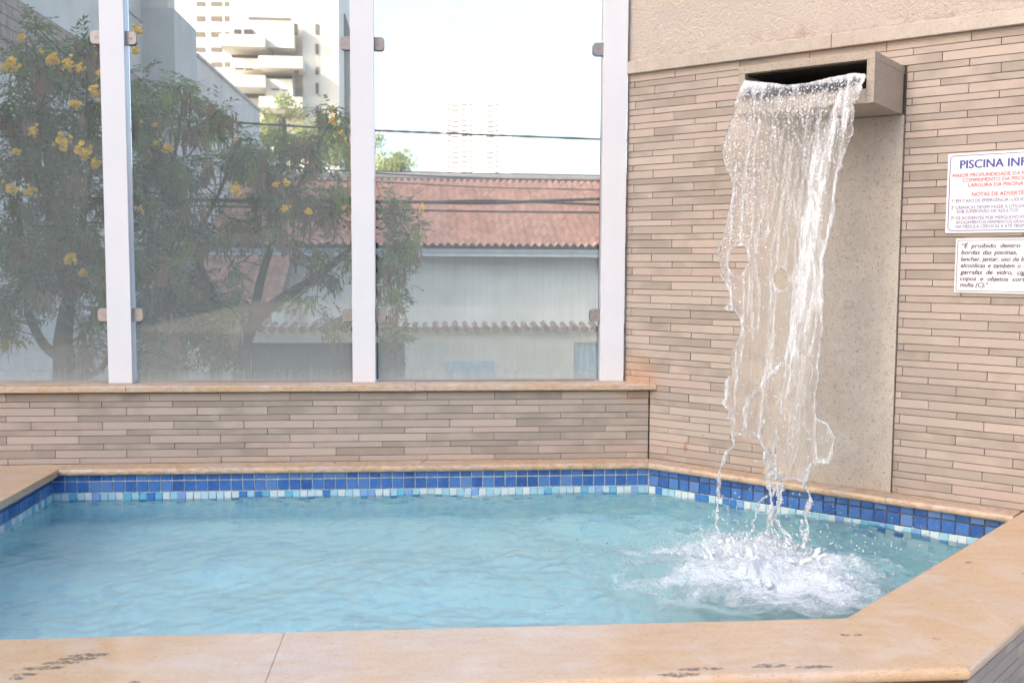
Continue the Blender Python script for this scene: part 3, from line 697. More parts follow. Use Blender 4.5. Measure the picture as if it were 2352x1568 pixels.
ins2 = ins.reshape(shp); cell = ins2[:-1, :-1] & ins2[1:, :-1] & ins2[:-1, 1:] & ins2[1:, 1:]
idx = np.arange(S.size).reshape(shp); ci, cj = np.nonzero(cell)
q00, q10, q11, q01 = idx[ci, cj], idx[ci, cj+1], idx[ci+1, cj+1], idx[ci+1, cj]
pos3 = lambda o: S[:, None]*WD[None] + o[:, None]*WN[None] + ZZ[:, None]*np.array([[0, 0, 1.]])
Vf, Vb = pos3(off_c + th/2), pos3(off_c - th/2); nS = S.size
Ff = np.stack([q00, q10, q11, q01], 1); Fb = np.stack([q01, q11, q10, q00], 1) + nS
# stitch the rims
edges = {}
for (a, b) in ((q00, q10), (q10, q11), (q11, q01), (q01, q00)):
    for x, y in zip(a.tolist(), b.tolist()):
        if (y, x) in edges: del edges[(y, x)]
        else: edges[(x, y)] = 1
Fe = np.array([(b, a, a+nS, b+nS) for (a, b) in edges])
Fall = np.vstack([Ff, Fb, Fe]); Vall = np.vstack([Vf, Vb]); used = np.unique(Fall); remap = np.full(len(Vall), -1); remap[used] = np.arange(len(used))
waterfall = empty('waterfall', tuple(W(.9, .75, Z_WATER)), 'clear sheet of water breaking into strands as it pours from the spout into the pool', 'waterfall')
link('water_sheet', big_mesh(Vall[used], remap[Fall], {'froth': np.concatenate([froth, froth])[used], 'bubbles': np.concatenate([bubd, bubd])[used]}), MT['fall'], waterfall)
# strands under the sheet
def strand(path, r0, n=46, seed=0, bead=.55):
    r = np.random.default_rng(seed); P2 = smooth_path(path, n); P3 = []; rad = []
    ph = r.random(6)*9
    for i, (s, z) in enumerate(P2):
        t = i/(n-1); o = float(fall_off(z)) + .008*math.sin(7*t+ph[0])
        P3.append(Vector(tuple(WD*(s + .003*math.sin(23*t+ph[1])) + WN*o + np.array([0, 0, z]))))
        rad.append(r0*.72*max(.12, 1 + bead*math.sin(i*1.35+ph[2])*math.sin(i*.53+ph[3]) + .55*math.sin(i*.21+ph[4]) + .25*r.normal())*(1 if 0 < i < n-1 else .3))
    return tube_vf(P3, [max(.0010, a) for a in rad], 8)
paths = [(np.vstack([line(cC, ((372, 1000), (372, 1050), (378, 1130), (315, 1180), (292, 1280), (262, 1350), (240, 1430), (230, 1500))), line(cE, ((525, 60), (530, 95), (505, 150), (510, 210), (490, 280), (485, 350), (492, 430), (482, 470), (508, 540), (522, 610), (530, 680)))]), .0068, 90),
         (np.vstack([line(cC, ((740, 1150), (745, 1200), (735, 1300), (760, 1420))), line(cE, ((985, 30), (975, 90), (1000, 180), (1010, 260), (980, 350), (962, 470), (990, 620)))]), .0085, 60),
         (np.vstack([line(cC, ((770, 1170), (800, 1250), (812, 1350), (790, 1470))), line(cE, ((1060, 60), (1052, 180), (1040, 300), (1020, 400), (1003, 500), (1060, 660)))]), .0080, 60),
         (np.vstack([line(cC, ((700, 1180), (705, 1300), (720, 1420))), line(cE, ((955, 40), (985, 110), (1035, 150), (1000, 230), (1020, 330), (1010, 440), (1080, 600)))]), .0075, 60),
         (np.vstack([line(cC, ((820, 1420), (870, 1490), (862, 1560))), line(cE, ((1108, 90), (1100, 180), (1078, 260), (1050, 330), (1030, 420), (1100, 540), (1180, 660)))]), .0070, 60),
         (np.vstack([line(cC, ((1340, 1285), (1250, 1285), (1180, 1300), (1140, 1350), (1105, 1430), (1080, 1500))), line(cE, ((1330, 60), (1312, 95), (1330, 160), (1352, 230), (1340, 310), (1318, 400), (1332, 480), (1320, 580), (1308, 690)))]), .0100, 70),
         (line(cE, ((870, 330), (860, 400), (820, 450), (825, 510), (790, 560), (760, 640))), .0050, 30),
         (line(cE, ((960, 200), (910, 240), (870, 290), (850, 350))), .0045, 20), (line(cE, ((1290, 420), (1280, 520), (1310, 600), (1330, 720))), .0070, 30),
         (line(cE, ((1060, 420), (1100, 520), (1190, 600), (1240, 700))), .0060, 30), (line(cE, ((1000, 440), (960, 520), (1010, 600), (1080, 690))), .0070, 30)]
for k, (pth, r0, n) in enumerate(paths):
    v, f = strand(pth, r0, int(n*1.9), 300+k); link('water_strand', mesh(v, f), MT['drop'], waterfall, smooth=True)
# droplets and splash
ico = []
bm = bmesh.new(); bmesh.ops.create_icosphere(bm, subdivisions=2, radius=1.); icoV = np.array([v.co[:] for v in bm.verts]); icoF = np.array([[v.index for v in f.verts] for f in bm.faces]); bm.free()
dv, df, nn = [], [], 0
def drop(p, r, stretch=1.):
    global nn
    q = icoV*np.array([r, r, r*stretch])*(1 + .18*np.sin(icoV[:, [1, 2, 0]]*3 + nn)) + np.asarray(p)
    dv.append(q); df.append(icoF + nn); nn += len(icoV)
rd = np.random.default_rng(17)
for k in range(620):       # round the landing
    a = rd.random()*2*math.pi; ra = .18 + abs(rd.normal())*.24; h = abs(rd.normal())*.10*math.exp(-ra/.5)
    p = (cen_f[0] + ra*math.cos(a)*1.15, cen_f[1] + ra*math.sin(a)*.85 + .08, Z_WATER + .01 + h)
    if ra < .26: p = (p[0], p[1], p[2] + .03)
    drop(p, (.0011 + .0026*rd.random()**3.0)*(1. if ra > .2 else .7), 1 + .6*rd.random())
for k in range(150):       # beside the sheet
    z = 1.2 - 1.3*rd.random()**.6; s = .62 + .5*rd.random(); o = float(fall_off(z)) + rd.normal()*.03
    drop(tuple(W(s, o, z)), .0012 + .0028*rd.random()**2, 1.3)
for k in range(120):       # near the wall, over the blue tiles
    q = W(.5 + rd.random()*1.0, .15 + rd.random()*.5, Z_WATER + rd.random()*.16); drop(tuple(q), .0012 + .002*rd.random()**2)
clear_v, clear_f = dv, df; dv, df, nn = [], [], 0
for k in range(620):       # white spray over the foam
    a = rd.random()*2*math.pi; ra = abs(rd.normal())*.20; p = (cen_f[0] + ra*math.cos(a)*1.1, cen_f[1] + ra*math.sin(a)*.9 + .05, Z_WATER + .02 + abs(rd.normal())*.055*math.exp(-ra/.3)); drop(p, .0009 + .0028*rd.random()**3, 1 + .8*rd.random())
tag(link('spray', big_mesh(np.vstack(dv), np.vstack(df)), simple('white_spray', (.72, .75, .77), .25, .03, 9.), waterfall), kind='stuff')
dv, df = clear_v, clear_f
tag(link('water_droplets', big_mesh(np.vstack(dv), np.vstack(df)), MT['drop'], waterfall), kind='stuff')
# splash crown: short ragged fingers thrown up round the landing
parts = []
for k in range(60):
    a = rd.random()*2*math.pi; ra = .08 + .22*rd.random(); b = Vector((cen_f[0] + ra*1.15*math.cos(a), cen_f[1] + ra*.9*math.sin(a) + .03, Z_WATER - .005))
    hgt = .010 + .042*rd.random()**2; d = Vector((math.cos(a), math.sin(a), 0))*hgt*.6
    pts = [b, b + d*.3 + Vector((0, 0, hgt*.6)), b + d*.7 + Vector((0, 0, hgt*.95)), b + d + Vector((rd.normal()*.01, rd.normal()*.01, hgt))]
    pts = smooth_path([tuple(p) for p in pts], 8); r0 = .003 + .008*rd.random()
    parts.append(tube_vf(pts, [r0*(1.5-.9*i/7)*(1+.35*math.sin(i*2.1+k)) for i in range(7)] + [r0*.5], 7))
tag(link('splash', mesh(*join_vf(parts)), bpy.data.materials['white_spray'], waterfall, smooth=True), kind='stuff')

# ================================================================== glass screen
screen = empty('glass_screen', (-1.4, .12, .377), 'frameless glass wind screen clamped between white posts on the stone sill', 'screen')
POST = [(-2.632, -2.520), (-1.467, -1.355), (-.237, -.118)]
clamp_cache = {}
def clamp_mesh(side):
    """clamp beside a post: the plate leaves the post towards +x (side 1) or -x"""
    if side in clamp_cache: return clamp_cache[side]
    w_, h_, r = .050, .0315, .017; poly = [(0, -h_), (w_-r, -h_)]
    for a in np.linspace(-90, 0, 6)[1:]: poly.append((w_-r+r*math.cos(R_(a)), -h_+r+r*math.sin(R_(a))))
    for a in np.linspace(0, 90, 6): poly.append((w_-r+r*math.cos(R_(a)), h_-r+r*math.sin(R_(a))))
    poly.append((0, h_))
    if side < 0: poly = [(-x, z) for x, z in reversed(poly)]
    V, F, n = [], [], len(poly)
    for y0, y1 in ((-.016, -.0055), (.0055, .016)):
        m = len(V); ins_ = .0015; c = np.mean(poly, 0)
        V += [(x, y1, z) for x, z in poly] + [(x, y0+.0015, z) for x, z in poly] + [(c[0]+(x-c[0])*.955, y0, c[1]+(z-c[1])*.955) for x, z in poly]
        F.append(tuple(m+i for i in range(n-1, -1, -1))); F.append(tuple(m+2*n+i for i in range(n)))
        for i in range(n):
            j = (i+1) % n; F += [(m+i, m+j, m+n+j, m+n+i), (m+n+i, m+n+j, m+2*n+j, m+2*n+i)]
    nf = len(F); cx = side*.024
    v, f = tube_vf([(cx, -.0152, 0), (cx, -.0182, 0)], [.0068, .0062], 14); m = len(V); V += [tuple(q) for q in v]; F += [tuple(i+m for i in q) for q in f]
    v, f = tube_vf([(cx, -.0175, 0), (cx, -.0186, 0)], [.0026, .0024], 6); m = len(V); V += [tuple(q) for q in v]; F += [tuple(i+m for i in q) for q in f]
    me = mesh(V, F); me.materials.append(MT['steel']); me.materials.append(MT['screw'])
    for i, p in enumerate(me.polygons): p.material_index = 1 if i >= nf+16 else 0
    bm = bmesh.new(); bm.from_mesh(me); bmesh.ops.recalc_face_normals(bm, faces=bm.faces); bm.to_mesh(me); bm.free()
    clamp_cache[side] = me; return me
for i, (a, b) in enumerate(POST):
    po = link('post', bevel(boxes([(a, b, .074, .158, .3772, 3.3)]), .0022, 2), MT['white_metal'], screen)
    for z in (2.016, .707):
        for side, x in ((-1, a), (1, b)):
            if i == 2 and side == 1: continue
            link('clamp', clamp_mesh(side), None, po, Matrix.Translation((x, .112, z)))
for a, b in ((-4.6, POST[0][0]-.006), (POST[0][1]+.012, POST[1][0]-.006), (POST[1][1]+.013, POST[2][0]-.016)):
    link('glass_pane', boxes([(a, b, .1078, .1162, .3835, 3.29)]), MT['pane'], screen)
    link('sealing_strip', boxes([(a+.002, b-.002, .1066, .1172, .3772, .3832)]), MT['steel'], screen)

# ================================================================== signs
def sign_frame(off): return FR_WALL @ Matrix.Translation((0, -off, 0))
def rounded(s0, s1, z0, z1, r, n=5):
    out = []
    for cx, cz, a0 in ((s1-r, z0+r, -90), (s1-r, z1-r, 0), (s0+r, z1-r, 90), (s0+r, z0+r, 180)):
        for a in np.linspace(a0, a0+90, n): out.append((cx+r*math.cos(R_(a)), cz+r*math.sin(R_(a))))
    return out
def plate(poly, y0, y1):
    n = len(poly); V = [(x, y0, z) for x, z in poly] + [(x, y1, z) for x, z in poly]
    return mesh(V, [tuple(range(n)), tuple(range(2*n-1, n-1, -1))] + [(j, i, i+n, j+n) for i, j in ((i, (i+1) % n) for i in range(n))])
def border(poly, poly2, y):
    n = len(poly); V = [(x, y, z) for x, z in poly] + [(x, y, z) for x, z in poly2]
    return mesh(V, [(i, (i+1) % n, n+(i+1) % n, n+i) for i in range(n)])
def text_mesh(body, bold=0., shear=0., space=1.):
    c = bpy.data.curves.new('lettering', 'FONT'); c.body = body; c.size = 1.; c.shear = shear; c.offset = bold; c.resolution_u = 3; c.space_word = space
    o = bpy.data.objects.new('tmp', c); COL.objects.link(o); bpy.context.view_layer.update()
    me = bpy.data.meshes.new_from_object(o.evaluated_get(bpy.context.evaluated_depsgraph_get())); bpy.data.objects.remove(o); bpy.data.curves.remove(c)
    V = np.array([v.co[:] for v in me.vertices]); return me, V
def letter_line(parent, off, body, known, x0, x1, yb, cap, mat, heavy=0., shear=0., space=1.):
    bold = 0.
    """a line of lettering: `known` spans pixels x0..x1 of the sign's close-up, baseline at yb, capitals cap pixels high"""
    to = lambda x, y: WL(x/4.152+2148.7, y/4.152+319.4, off)
    (sa, za), (sb, _), (_, zt) = to(x0, yb), to(x1, yb), to(x0, yb-cap)
    _, Vk = text_mesh(known, bold, shear, space); me, V = text_mesh(body, bold, shear, space); _, Vc = text_mesh('H', bold, shear)
    fx = (sb-sa)/(Vk[:, 0].max()-Vk[:, 0].min()); fz = (zt-za)/(Vc[:, 1].max())
    for v in me.vertices: x, y = v.co.x - V[:, 0].min(), v.co.y; v.co = (sa + x*fx, 0., za + y*fz)
    if heavy:
        dx_ = heavy*fx*4.; v0 = [v.co.copy() for v in me.vertices]; f0 = [tuple(q.vertices) for q in me.polygons]; n0 = len(v0); V2 = []; F2 = []
        for k, (ox, oz) in enumerate(((0, 0), (dx_*.5, dx_*.25), (dx_, 0), (dx_*.5, -dx_*.25))):
            V2 += [(c.x+ox, -.00012*k, c.z+oz) for c in v0]; F2 += [tuple(i+k*n0 for i in q) for q in f0]
        me = mesh(V2, F2)
    me.materials.clear(); me.materials.append(mat)
    return link('lettering', me, None, parent, sign_frame(off))
sg1 = empty('notice_sign', tuple(W(1.5, .0, 1.1)), 'larger white plate with rounded blue border and blue and red lettering', 'sign')
s0, s1, z0, z1 = 1.3615, 1.985, 1.098, 1.4165
link('plate', plate(rounded(s0, s1, z0, z1, .004), 0, .004), MT['sign'], sg1, sign_frame(.0065))
link('printed_border', border(rounded(s0+.0085, s1-.0085, z0+.0085, z1-.0085, .016), rounded(s0+.0112, s1-.0112, z0+.0112, z1-.0112, .0135), 0), MT['ink_blue'], sg1, sign_frame(.0070))
Lf = .0071
B_, R__ = MT['ink_blue'], MT['ink_red']
for a in (('PISCINA INFANTIL', 'PISCINA', 232, 645, 283, 76, B_, .016), ('MAIOR PROFUNDIDADE DA PISCINA', 'MAIOR PROFUNDIDADE DA', 163, 806, 368, 33, R__, .009), ('COMPRIMENTO DA PISCINA', 'COMPRIMENTO DA', 257, 707, 411, 33, R__, .009), ('LARGURA DA PISCINA', 'LARGURA DA PISCINA', 312, 838, 458, 33, R__, .009),
          ('NOTAS DE ADVERTÊNCIA', 'NOTAS DE ADVERT', 346, 812, 546, 36, R__, .009), ('1ª EM CASO DE EMERGÊNCIA -LIGUE', '1ª EM CASO DE EMERGÊNCIA -LIGUE', 157, 838, 607, 29, B_, .004), ('2ª CRIANÇAS DEVEM FAZER A UTILIZAÇÃO', '2ª CRIANÇAS DEVEM FAZER A UTILIZ', 150, 822, 670, 29, B_, .004),
          ('SOB SUPERVISÃO DE ADULTOS', 'SOB SUPERVISÃO DE ADULTOS', 201, 784, 707, 29, B_, .004), ('3ª OS ACIDENTES POR MERGULHO PODEM', '3ª OS ACIDENTES POR MERGULHO P', 147, 828, 770, 29, B_, .004), ('AFOGAMENTOS,FERIMENTOS,GRAVES', 'AFOGAMENTOS,FERIMENTOS,GRA', 193, 822, 810, 29, B_, .004), ('NA MEDULA CERVICAL E ATÉ MESMO', 'NA MEDULA CERVICAL E ATÉ MES', 193, 815, 850, 29, B_, .004)):
    letter_line(sg1, Lf, *a)
sg2 = empty('notice_sign', tuple(W(1.5, .0, .86)), 'smaller white plate with thin square border and bold italic dark lettering', 'sign')
s0, s1, z0, z1 = 1.4045, 1.935, .858, 1.0755
link('plate', plate([(s0, z0), (s1, z0), (s1, z1), (s0, z1)], 0, .004), MT['sign'], sg2, sign_frame(.0065))
i1, i2 = .0065, .0085
link('printed_border', border([(s0+i1, z0+i1), (s1-i1, z0+i1), (s1-i1, z1-i1), (s0+i1, z1-i1)], [(s0+i2, z0+i2), (s1-i2, z0+i2), (s1-i2, z1-i2), (s0+i2, z1-i2)], 0), MT['ink_dark'], sg2, sign_frame(.0070))
D_ = MT['ink_dark']
for a in (('“É proibido dentro', '“É proibido dentro', 250, 806, 1037, 40, D_, .012, .22, 2.), ('bordas das piscinas,', 'bordas das piscinas,', 244, 775, 1100, 40, D_, .012, .22, 1.4), ('lanchar, jantar, uso de bebidas', 'lanchar, jantar, uso de', 240, 795, 1162, 40, D_, .012, .22, 1.), ('alcoólicas e também o uso', 'alcoólicas e também o', 238, 812, 1224, 40, D_, .012, .22, 1.3), ('garrafas de vidro, cigarros', 'garrafas de vidro,', 235, 732, 1287, 40, D_, .012, .22, 2.), ('copos e objetos cortantes', 'copos e objetos', 233, 692, 1348, 40, D_, .012, .22, 2.), ('multa (C);”', 'multa (C);”', 231, 500, 1407, 40, D_, .012, .22, 1.)):
    letter_line(sg2, Lf, *a)

# ================================================================== across the street
def block(parent, name, px, y, depth, mat, proud=0.):
    """box whose front face covers pixels (u0,v0,u1,v1) on the plane at y"""
    u0, v0, u1, v1 = px; a, b = BY(u0, v0, y-proud), BY(u1, v1, y-proud); c, d = BY(u1, v0, y-proud), BY(u0, v1, y-proud)
    x0, x1 = (a[0]+d[0])/2, (b[0]+c[0])/2; z1, z0 = (a[2]+c[2])/2, (b[2]+d[2])/2
    return link(name, boxes([(x0, x1, y-proud, y+depth, z0, z1)]), mat, parent)
def roof_tiles(x0, x1, y0, z0, slope, length, pitch=.19, row=.31):
    """barrel-tile roof rising from its eave at y0 towards +y"""
    nc = int((x1-x0)/pitch); nr = int(length/row); k = 6; V, F = [], []
    prof = [(.5-.5*math.cos(2*math.pi*i/k)) for i in range(k+1)]
    cols = nc*k+1
    for r in range(nr):
        for e in (0., 1.):
            yy = y0 + (r+e*1.06)*row; zz_ = z0 + (yy-y0)*slope + (.065 if e == 0. else .0)
            for c in range(cols): V.append((x0 + c*pitch/k, yy, zz_ + .085*prof[c % k] + rng.normal()*.001))
        m = r*2*cols
        for c in range(cols-1): F.append((m+c, m+c+1, m+cols+c+1, m+cols+c))
        if r:
            q = (r-1)*2*cols + cols
            for c in range(cols-1): F.append((q+c, q+c+1, m+c+1, m+c))
    return big_mesh(np.array(V), np.array(F), None, False)
YH, YS = 19.5, 16.0
house = empty('tiled_house', (0, YH, Z_STREET), 'white house with clay tile roof and zinc gutter behind the street wall', 'house')
eave = BY(1100, 574, YH); XL, XR = -6.42, 12.
slope = .40
ridge_l = None
# length of slope so that the ridge meets pixel row 414
rr0 = ray(1100, 413); t = (eave[2]-CAM_POS[2] + slope*(CAM_POS[1]-(YH-.35)))/(rr0[2]-slope*rr0[1]); yr = CAM_POS[1] + t*rr0[1]
link('wall', boxes([(XL, XR, YH, YH+8., Z_STREET, eave[2]-.06)]), MT['house'], house)
rt = roof_tiles(XL, XR, YH-.35, eave[2]+.02, slope, yr-(YH-.35)); rt.materials.append(MT['rooftile']); tag(link('roof_tiles', rt, None, house), kind='stuff')
def roof_deck(x0, x1, y0, y1, z0, z1): return mesh([(x0, y0, z0), (x1, y0, z0), (x1, y1, z1), (x0, y1, z1), (x0, y0, z0-.05), (x1, y0, z0-.05), (x1, y1, z1-.05), (x0, y1, z1-.05)], [(0, 1, 2, 3), (7, 6, 5, 4), (0, 4, 5, 1), (1, 5, 6, 2), (2, 6, 7, 3), (3, 7, 4, 0)])
link('roof_deck', roof_deck(XL, XR, YH-.33, yr+.3, eave[2]-.02, eave[2]-.02+slope*(yr+.3-YH+.33)), MT['captile'], house)
link('ridge_cap', mesh(*tube_vf([(XL, yr+.02, eave[2]+slope*(yr-YH+.35)+.06), (XR, yr+.02, eave[2]+slope*(yr-YH+.35)+.06)], [.13, .13], 10)), simple('pale_ridge', (.42, .36, .32), .85), house)
link('gutter', boxes([(XL, XR, YH-.47, YH-.33, eave[2]-.10, eave[2]+.015)]), MT['gutter'], house)
link('gutter_lip', boxes([(XL, XR, YH-.475, YH-.445, eave[2]-.155, eave[2]-.115)]), simple('gutter_white', (.66, .68, .68), .5), house)
wing_r = BY(652, 690, 17.2)[0]; we = BY(600, 704, 17.0)
rt2 = roof_tiles(XL, wing_r, 16.9, we[2], (eave[2]-.15-we[2])/2.35, 2.5); rt2.materials.append(MT['rooftile']); tag(link('porch_tiles', rt2, None, house), kind='stuff')
link('porch_deck', roof_deck(XL, wing_r, 16.92, 19.4, we[2]-.05, we[2]-.05+(eave[2]-.15-we[2])/2.35*2.48), MT['captile'], house)
link('porch_wall', boxes([(XL, wing_r-.3, 17.4, YH-.02, Z_STREET, we[2]-.02)]), MT['house'], house)
link('drain_pipe', mesh(*tube_vf([BY(692, 655, YH-.06), BY(693, 755, YH-.06)], [.05, .05], 8)), MT['pole'], house)

swall = empty('street_wall', (0, YS, Z_STREET), 'cream street wall capped with clay tiles in front of the white house', 'wall')
zt = BY(1100, 752, YS)[2]
gx0, gx1 = BY(572, 800, YS)[0], BY(930, 800, YS)[0]; gz = BY(700, 787, YS)[2]; sx0, sx1 = BY(1318, 800, YS)[0], BY(1460, 800, YS)[0]
link('wall_core', boxes([(XL, gx0, YS, YS+.2, Z_STREET, zt), (gx1, sx0, YS, YS+.2, Z_STREET, zt), (sx1, XR, YS, YS+.2, Z_STREET, zt)]), MT['cream'], swall)
link('lintel', boxes([(gx0, gx1, YS, YS+.2, gz, zt), (sx0, sx1, YS, YS+.2, BY(1340, 786, YS)[2], zt)]), MT['cream'], swall)
V, F = [], []; capx = np.arange(XL, XR, .21)
cm = mesh(*tube_vf([(0, -.20, -.03), (0, .40, .05)], [.075, .06], 8)); cm.materials.append(MT['captile'])
for x in capx: link('cap_tile', cm, None, swall, Matrix.Translation((x, YS, zt+.01+rng.normal()*.01)))
link('cap_bed', boxes([(XL, XR, YS-.05, YS+.25, zt, zt+.03)]), MT['concrete'], swall)
gate = empty('garage_gate', ((gx0+gx1)/2, YS+.3, Z_STREET), 'dark garage gate in the cream street wall behind the flowering tree', 'gate')
link('gate_leaf', boxes([(gx0, gx1, YS+.25, YS+.31, Z_STREET, gz+.1)]), MT['darkgate'], gate)
bar = boxes([(-.03, .03, YS+.22, YS+.249, Z_STREET, gz)]); bar.materials.append(MT['darkgate'])
for x in np.arange(gx0+.1, gx1, .22): link('gate_bar', bar, None, gate, Matrix.Translation((x, 0, 0)))
g2 = empty('side_gate', ((sx0+sx1)/2, YS+.1, Z_STREET), 'pale blue ribbed steel gate beside the cream wall', 'gate')
link('gate_leaf', boxes([(sx0, sx1, YS+.12, YS+.16, Z_STREET, BY(1340, 786, YS)[2]-.001)]), MT['bluegate'], g2)
rib = boxes([(-.025, .025, YS+.09, YS+.119, Z_STREET, BY(1340, 786, YS)[2]-.03)]); rib.materials.append(MT['bluegate'])
for x in np.arange(sx0+.06, sx1, .13): link('rib', rib, None, g2, Matrix.Translation((x, 0, 0)))
gr = empty('meter_grille', tuple(BY(1078, 862, YS)), 'small pale blue ribbed steel door set low in the cream wall', 'grille')
a, b = BY(1020, 829, YS-.03), BY(1137, 862, YS-.03)
link('frame', boxes([(a[0], b[0], YS-.03, YS-.001, a[2]-.10, a[2])]), MT['bluegate'], gr); link('leaf', boxes([(a[0]+.03, b[0]-.03, YS-.02, YS-.001, b[2]-.8, a[2]-.10)]), MT['bluegate'], gr)
rib = boxes([(-.022, .022, YS-.05, YS-.0205, b[2]-.8, a[2]-.11)]); rib.materials.append(MT['bluegate'])
for x in np.arange(a[0]+.09, b[0]-.05, .15): link('rib', rib, None, gr, Matrix.Translation((x, 0, 0)))

# ---- grey neighbour on the left
nb = empty('concrete_building', (-9, 18, Z_STREET), 'tall weathered grey concrete building with blank side wall beside the house', 'building')
XW = -6.5
def depth_at(u, x):       # y where the line of sight in pixel column u reaches the plane x
    r = ray(u, 300); return CAM_POS[1] + (x-CAM_POS[0])/r[0]*r[1]
y_b0, y_b1, y_e = depth_at(405, XW), depth_at(455, XW), depth_at(597, XW)
def z_at(u, v, x): r = ray(u, v); return CAM_POS[2] + (x-CAM_POS[0])/r[0]*r[2]
z_blk, z_wall = z_at(430, 50, XW), z_at(520, 190, XW)
xr = BY(326, 100, y_b0)[0]
link('side_wall', boxes([(-16, XW, y_b1, y_e, Z_STREET, z_wall)]), MT['concrete'], nb)
link('wall_cap', boxes([(-16, XW+.05, y_b1+.01, y_e+.05, z_wall, z_wall+.07)]), MT['concrete_g'], nb)
link('tower_block', boxes([(xr-2., XW+.004, y_b0, y_b1-.004, Z_STREET, z_blk)]), MT['concrete_g'], nb)
z_br = z_at(304, 167, xr)
link('recessed_wall', boxes([(-20, xr, -1.5, y_b0-.004, z_br, 7.4)]), MT['concrete'], nb)
link('brick_course', boxes([(-20, xr-.02, -1.5, y_b0-.006, z_br-1.0, z_br-.002)]), MT['brick'], nb)
link('lower_wall', boxes([(-20, xr-.06, -1.5, y_b0-.008, Z_STREET, z_br-1.002)]), MT['concrete'], nb)
for k in range(2): link('ledge', boxes([(-19.9, xr+.035, -1.4, y_b0-.01, 6.0+k*.9, 6.07+k*.9)]), MT['concrete_g'], nb)
bm_ = boxes([(-.11, .02, -.19, .19, -.075, .075)]); bm_.materials.append(MT['brick'])
for j in range(6):
    for i in range(26): link('brick', bm_, None, nb, Matrix.Translation((xr-.02, y_b0-.3-i*.40-(j % 2)*.2, z_br-.09-j*.166)))
link('upper_wall', boxes([(-20, BY(386, 10, y_b0+.01)[0], y_b0+.004, y_b0+.6, z_blk+.002, 7.6)]), MT['concrete'], nb)
y_l = depth_at(640, XW)
link('garden_wall', boxes([(-10, XW-.05, y_e+.06, y_l, Z_STREET, z_at(622, 341, XW))]), MT['concrete'], nb)

# ---- blue gate and pole by the left tree
blue = empty('blue_gate', tuple(BY(30, 900, 12.)), 'blue steel gate with a small orange frame painted on it below the tree', 'gate')
block(blue, 'gate_leaf', (-120, 792, 78, 1000), 12., .06, MT['blue'])
for q in ((66, 826, 78, 830), (66, 844, 78, 848), (66, 830, 68.5, 844), (75.5, 830, 78, 844)): block(blue, 'orange_mark', q, 12., .01, MT['orange'], .012)
bp = empty('gate_pillar', tuple(BY(110, 960, 12.3)), 'grey concrete pillar between the blue gate and the tree trunk', 'pillar'); block(bp, 'shaft', (79, 730, 205, 1000), 12.3, .3, MT['concrete']); block(bp, 'cap', (75, 722, 209, 731), 12.28, .34, MT['concrete_g'])
pl = BY(30, 772, 11.); tag(link('thin_pole', mesh(*tube_vf([(pl[0], pl[1], Z_STREET), (pl[0], pl[1], pl[2]-.15), tuple(pl)], [.06, .055, .03], 10)), MT['pole'], smooth=True), 'thin pale pole standing before the blue gate', 'pole')

# ---- overhead cables
def cable(pix, y, r, label, twist=False):
    P3 = [BY(u, v, y) for u, v in pix]; d0, d1 = P3[0]-P3[1], P3[-1]-P3[-2]
    P3 = [P3[0] + d0/np.linalg.norm(d0)*14] + P3 + [P3[-1] + d1/np.linalg.norm(d1)*12]
    pts = smooth_path(P3, 160)
    rad = [r*(1 + (.25*math.sin(i*2.2) if twist else 0)) for i in range(160)]
    v, f = tube_vf(pts, rad, 6); tag(link('overhead_cable', mesh(v, f), MT['cable'], smooth=True), label, 'cable', 'overhead cables')
cable([(0, 242), (232, 262), (500, 279), (805, 297), (1090, 309), (1375, 320)], 8.5, .014, 'highest twisted overhead cable crossing in front of the pale tower', True)
cable([(300, 370), (700, 388), (1000, 396), (1375, 403)], 12., .009, 'thin overhead cable just above the roof ridge')
cable([(300, 360), (870, 398), (1130, 410), (1375, 415)], 12., .012, 'thin overhead cable grazing the roof ridge')
cable([(-100, 452), (400, 458), (865, 463), (1130, 466), (1375, 457)], 11.5, .026, 'thick dark overhead cable across the clay tile roof')
cable([(-100, 456), (400, 461), (865, 466), (1130, 461), (1375, 470)], 11.6, .018, 'overhead cable crossing the thick cable on the tile roof')
cable([(-100, 462), (400, 472), (865, 481), (1130, 486), (1375, 488)], 11.5, .016, 'overhead cable just below the thick dark one')
cable([(300, 402), (600, 410), (865, 418), (1130, 431), (1375, 436)], 11.8, .009, 'hair-thin overhead cable high on the tile roof')

# ---- far buildings in the sun
def win(parent, px, y, mat, name='window', depth=.3): return block(parent, name, px, y, depth, mat, .05)
YA = 72.
apt = empty('balcony_apartment', tuple(BY(610, 400, YA)), 'white apartment block with stepped bulging balconies beyond the trees', 'building')
q5 = lambda a, b, c, d: (a/5.1425+435.5, b/5.1425, c/5.1425+435.5, d/5.1425)
block(apt, 'wall', q5(490, -400, 1385, 2300), YA, 14., MT['apt'])
block(apt, 'stair_wing', q5(1335, -500, 1762, 2300), YA-1., 12., MT['apt'])
block(apt, 'side_slab', q5(1785, 160, 1842, 2300), YA+4., 8., MT['apt_shade'])  # face turned from the sun, its shade put into the colour
for (a, b, c, d) in ((350, 410, 880, 545), (815, 665, 1330, 800), (370, 890, 890, 1022), (820, 1145, 1330, 1272)):
    px = q5(a, b, c, d); o = block(apt, 'balcony', px, YA-3.2, 3.2, MT['apt'])
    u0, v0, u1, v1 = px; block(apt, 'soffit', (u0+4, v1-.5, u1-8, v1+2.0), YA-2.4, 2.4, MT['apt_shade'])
for (a, b, c, d) in ((495, 548, 830, 690), (885, 802, 1210, 930), (500, 1025, 880, 1160), (870, 1275, 1210, 1400)): block(apt, 'recess_shade', q5(a, b, c, d), YA-.05, .2, MT['apt_shade'])  # dark sheets paint the shade under the balconies
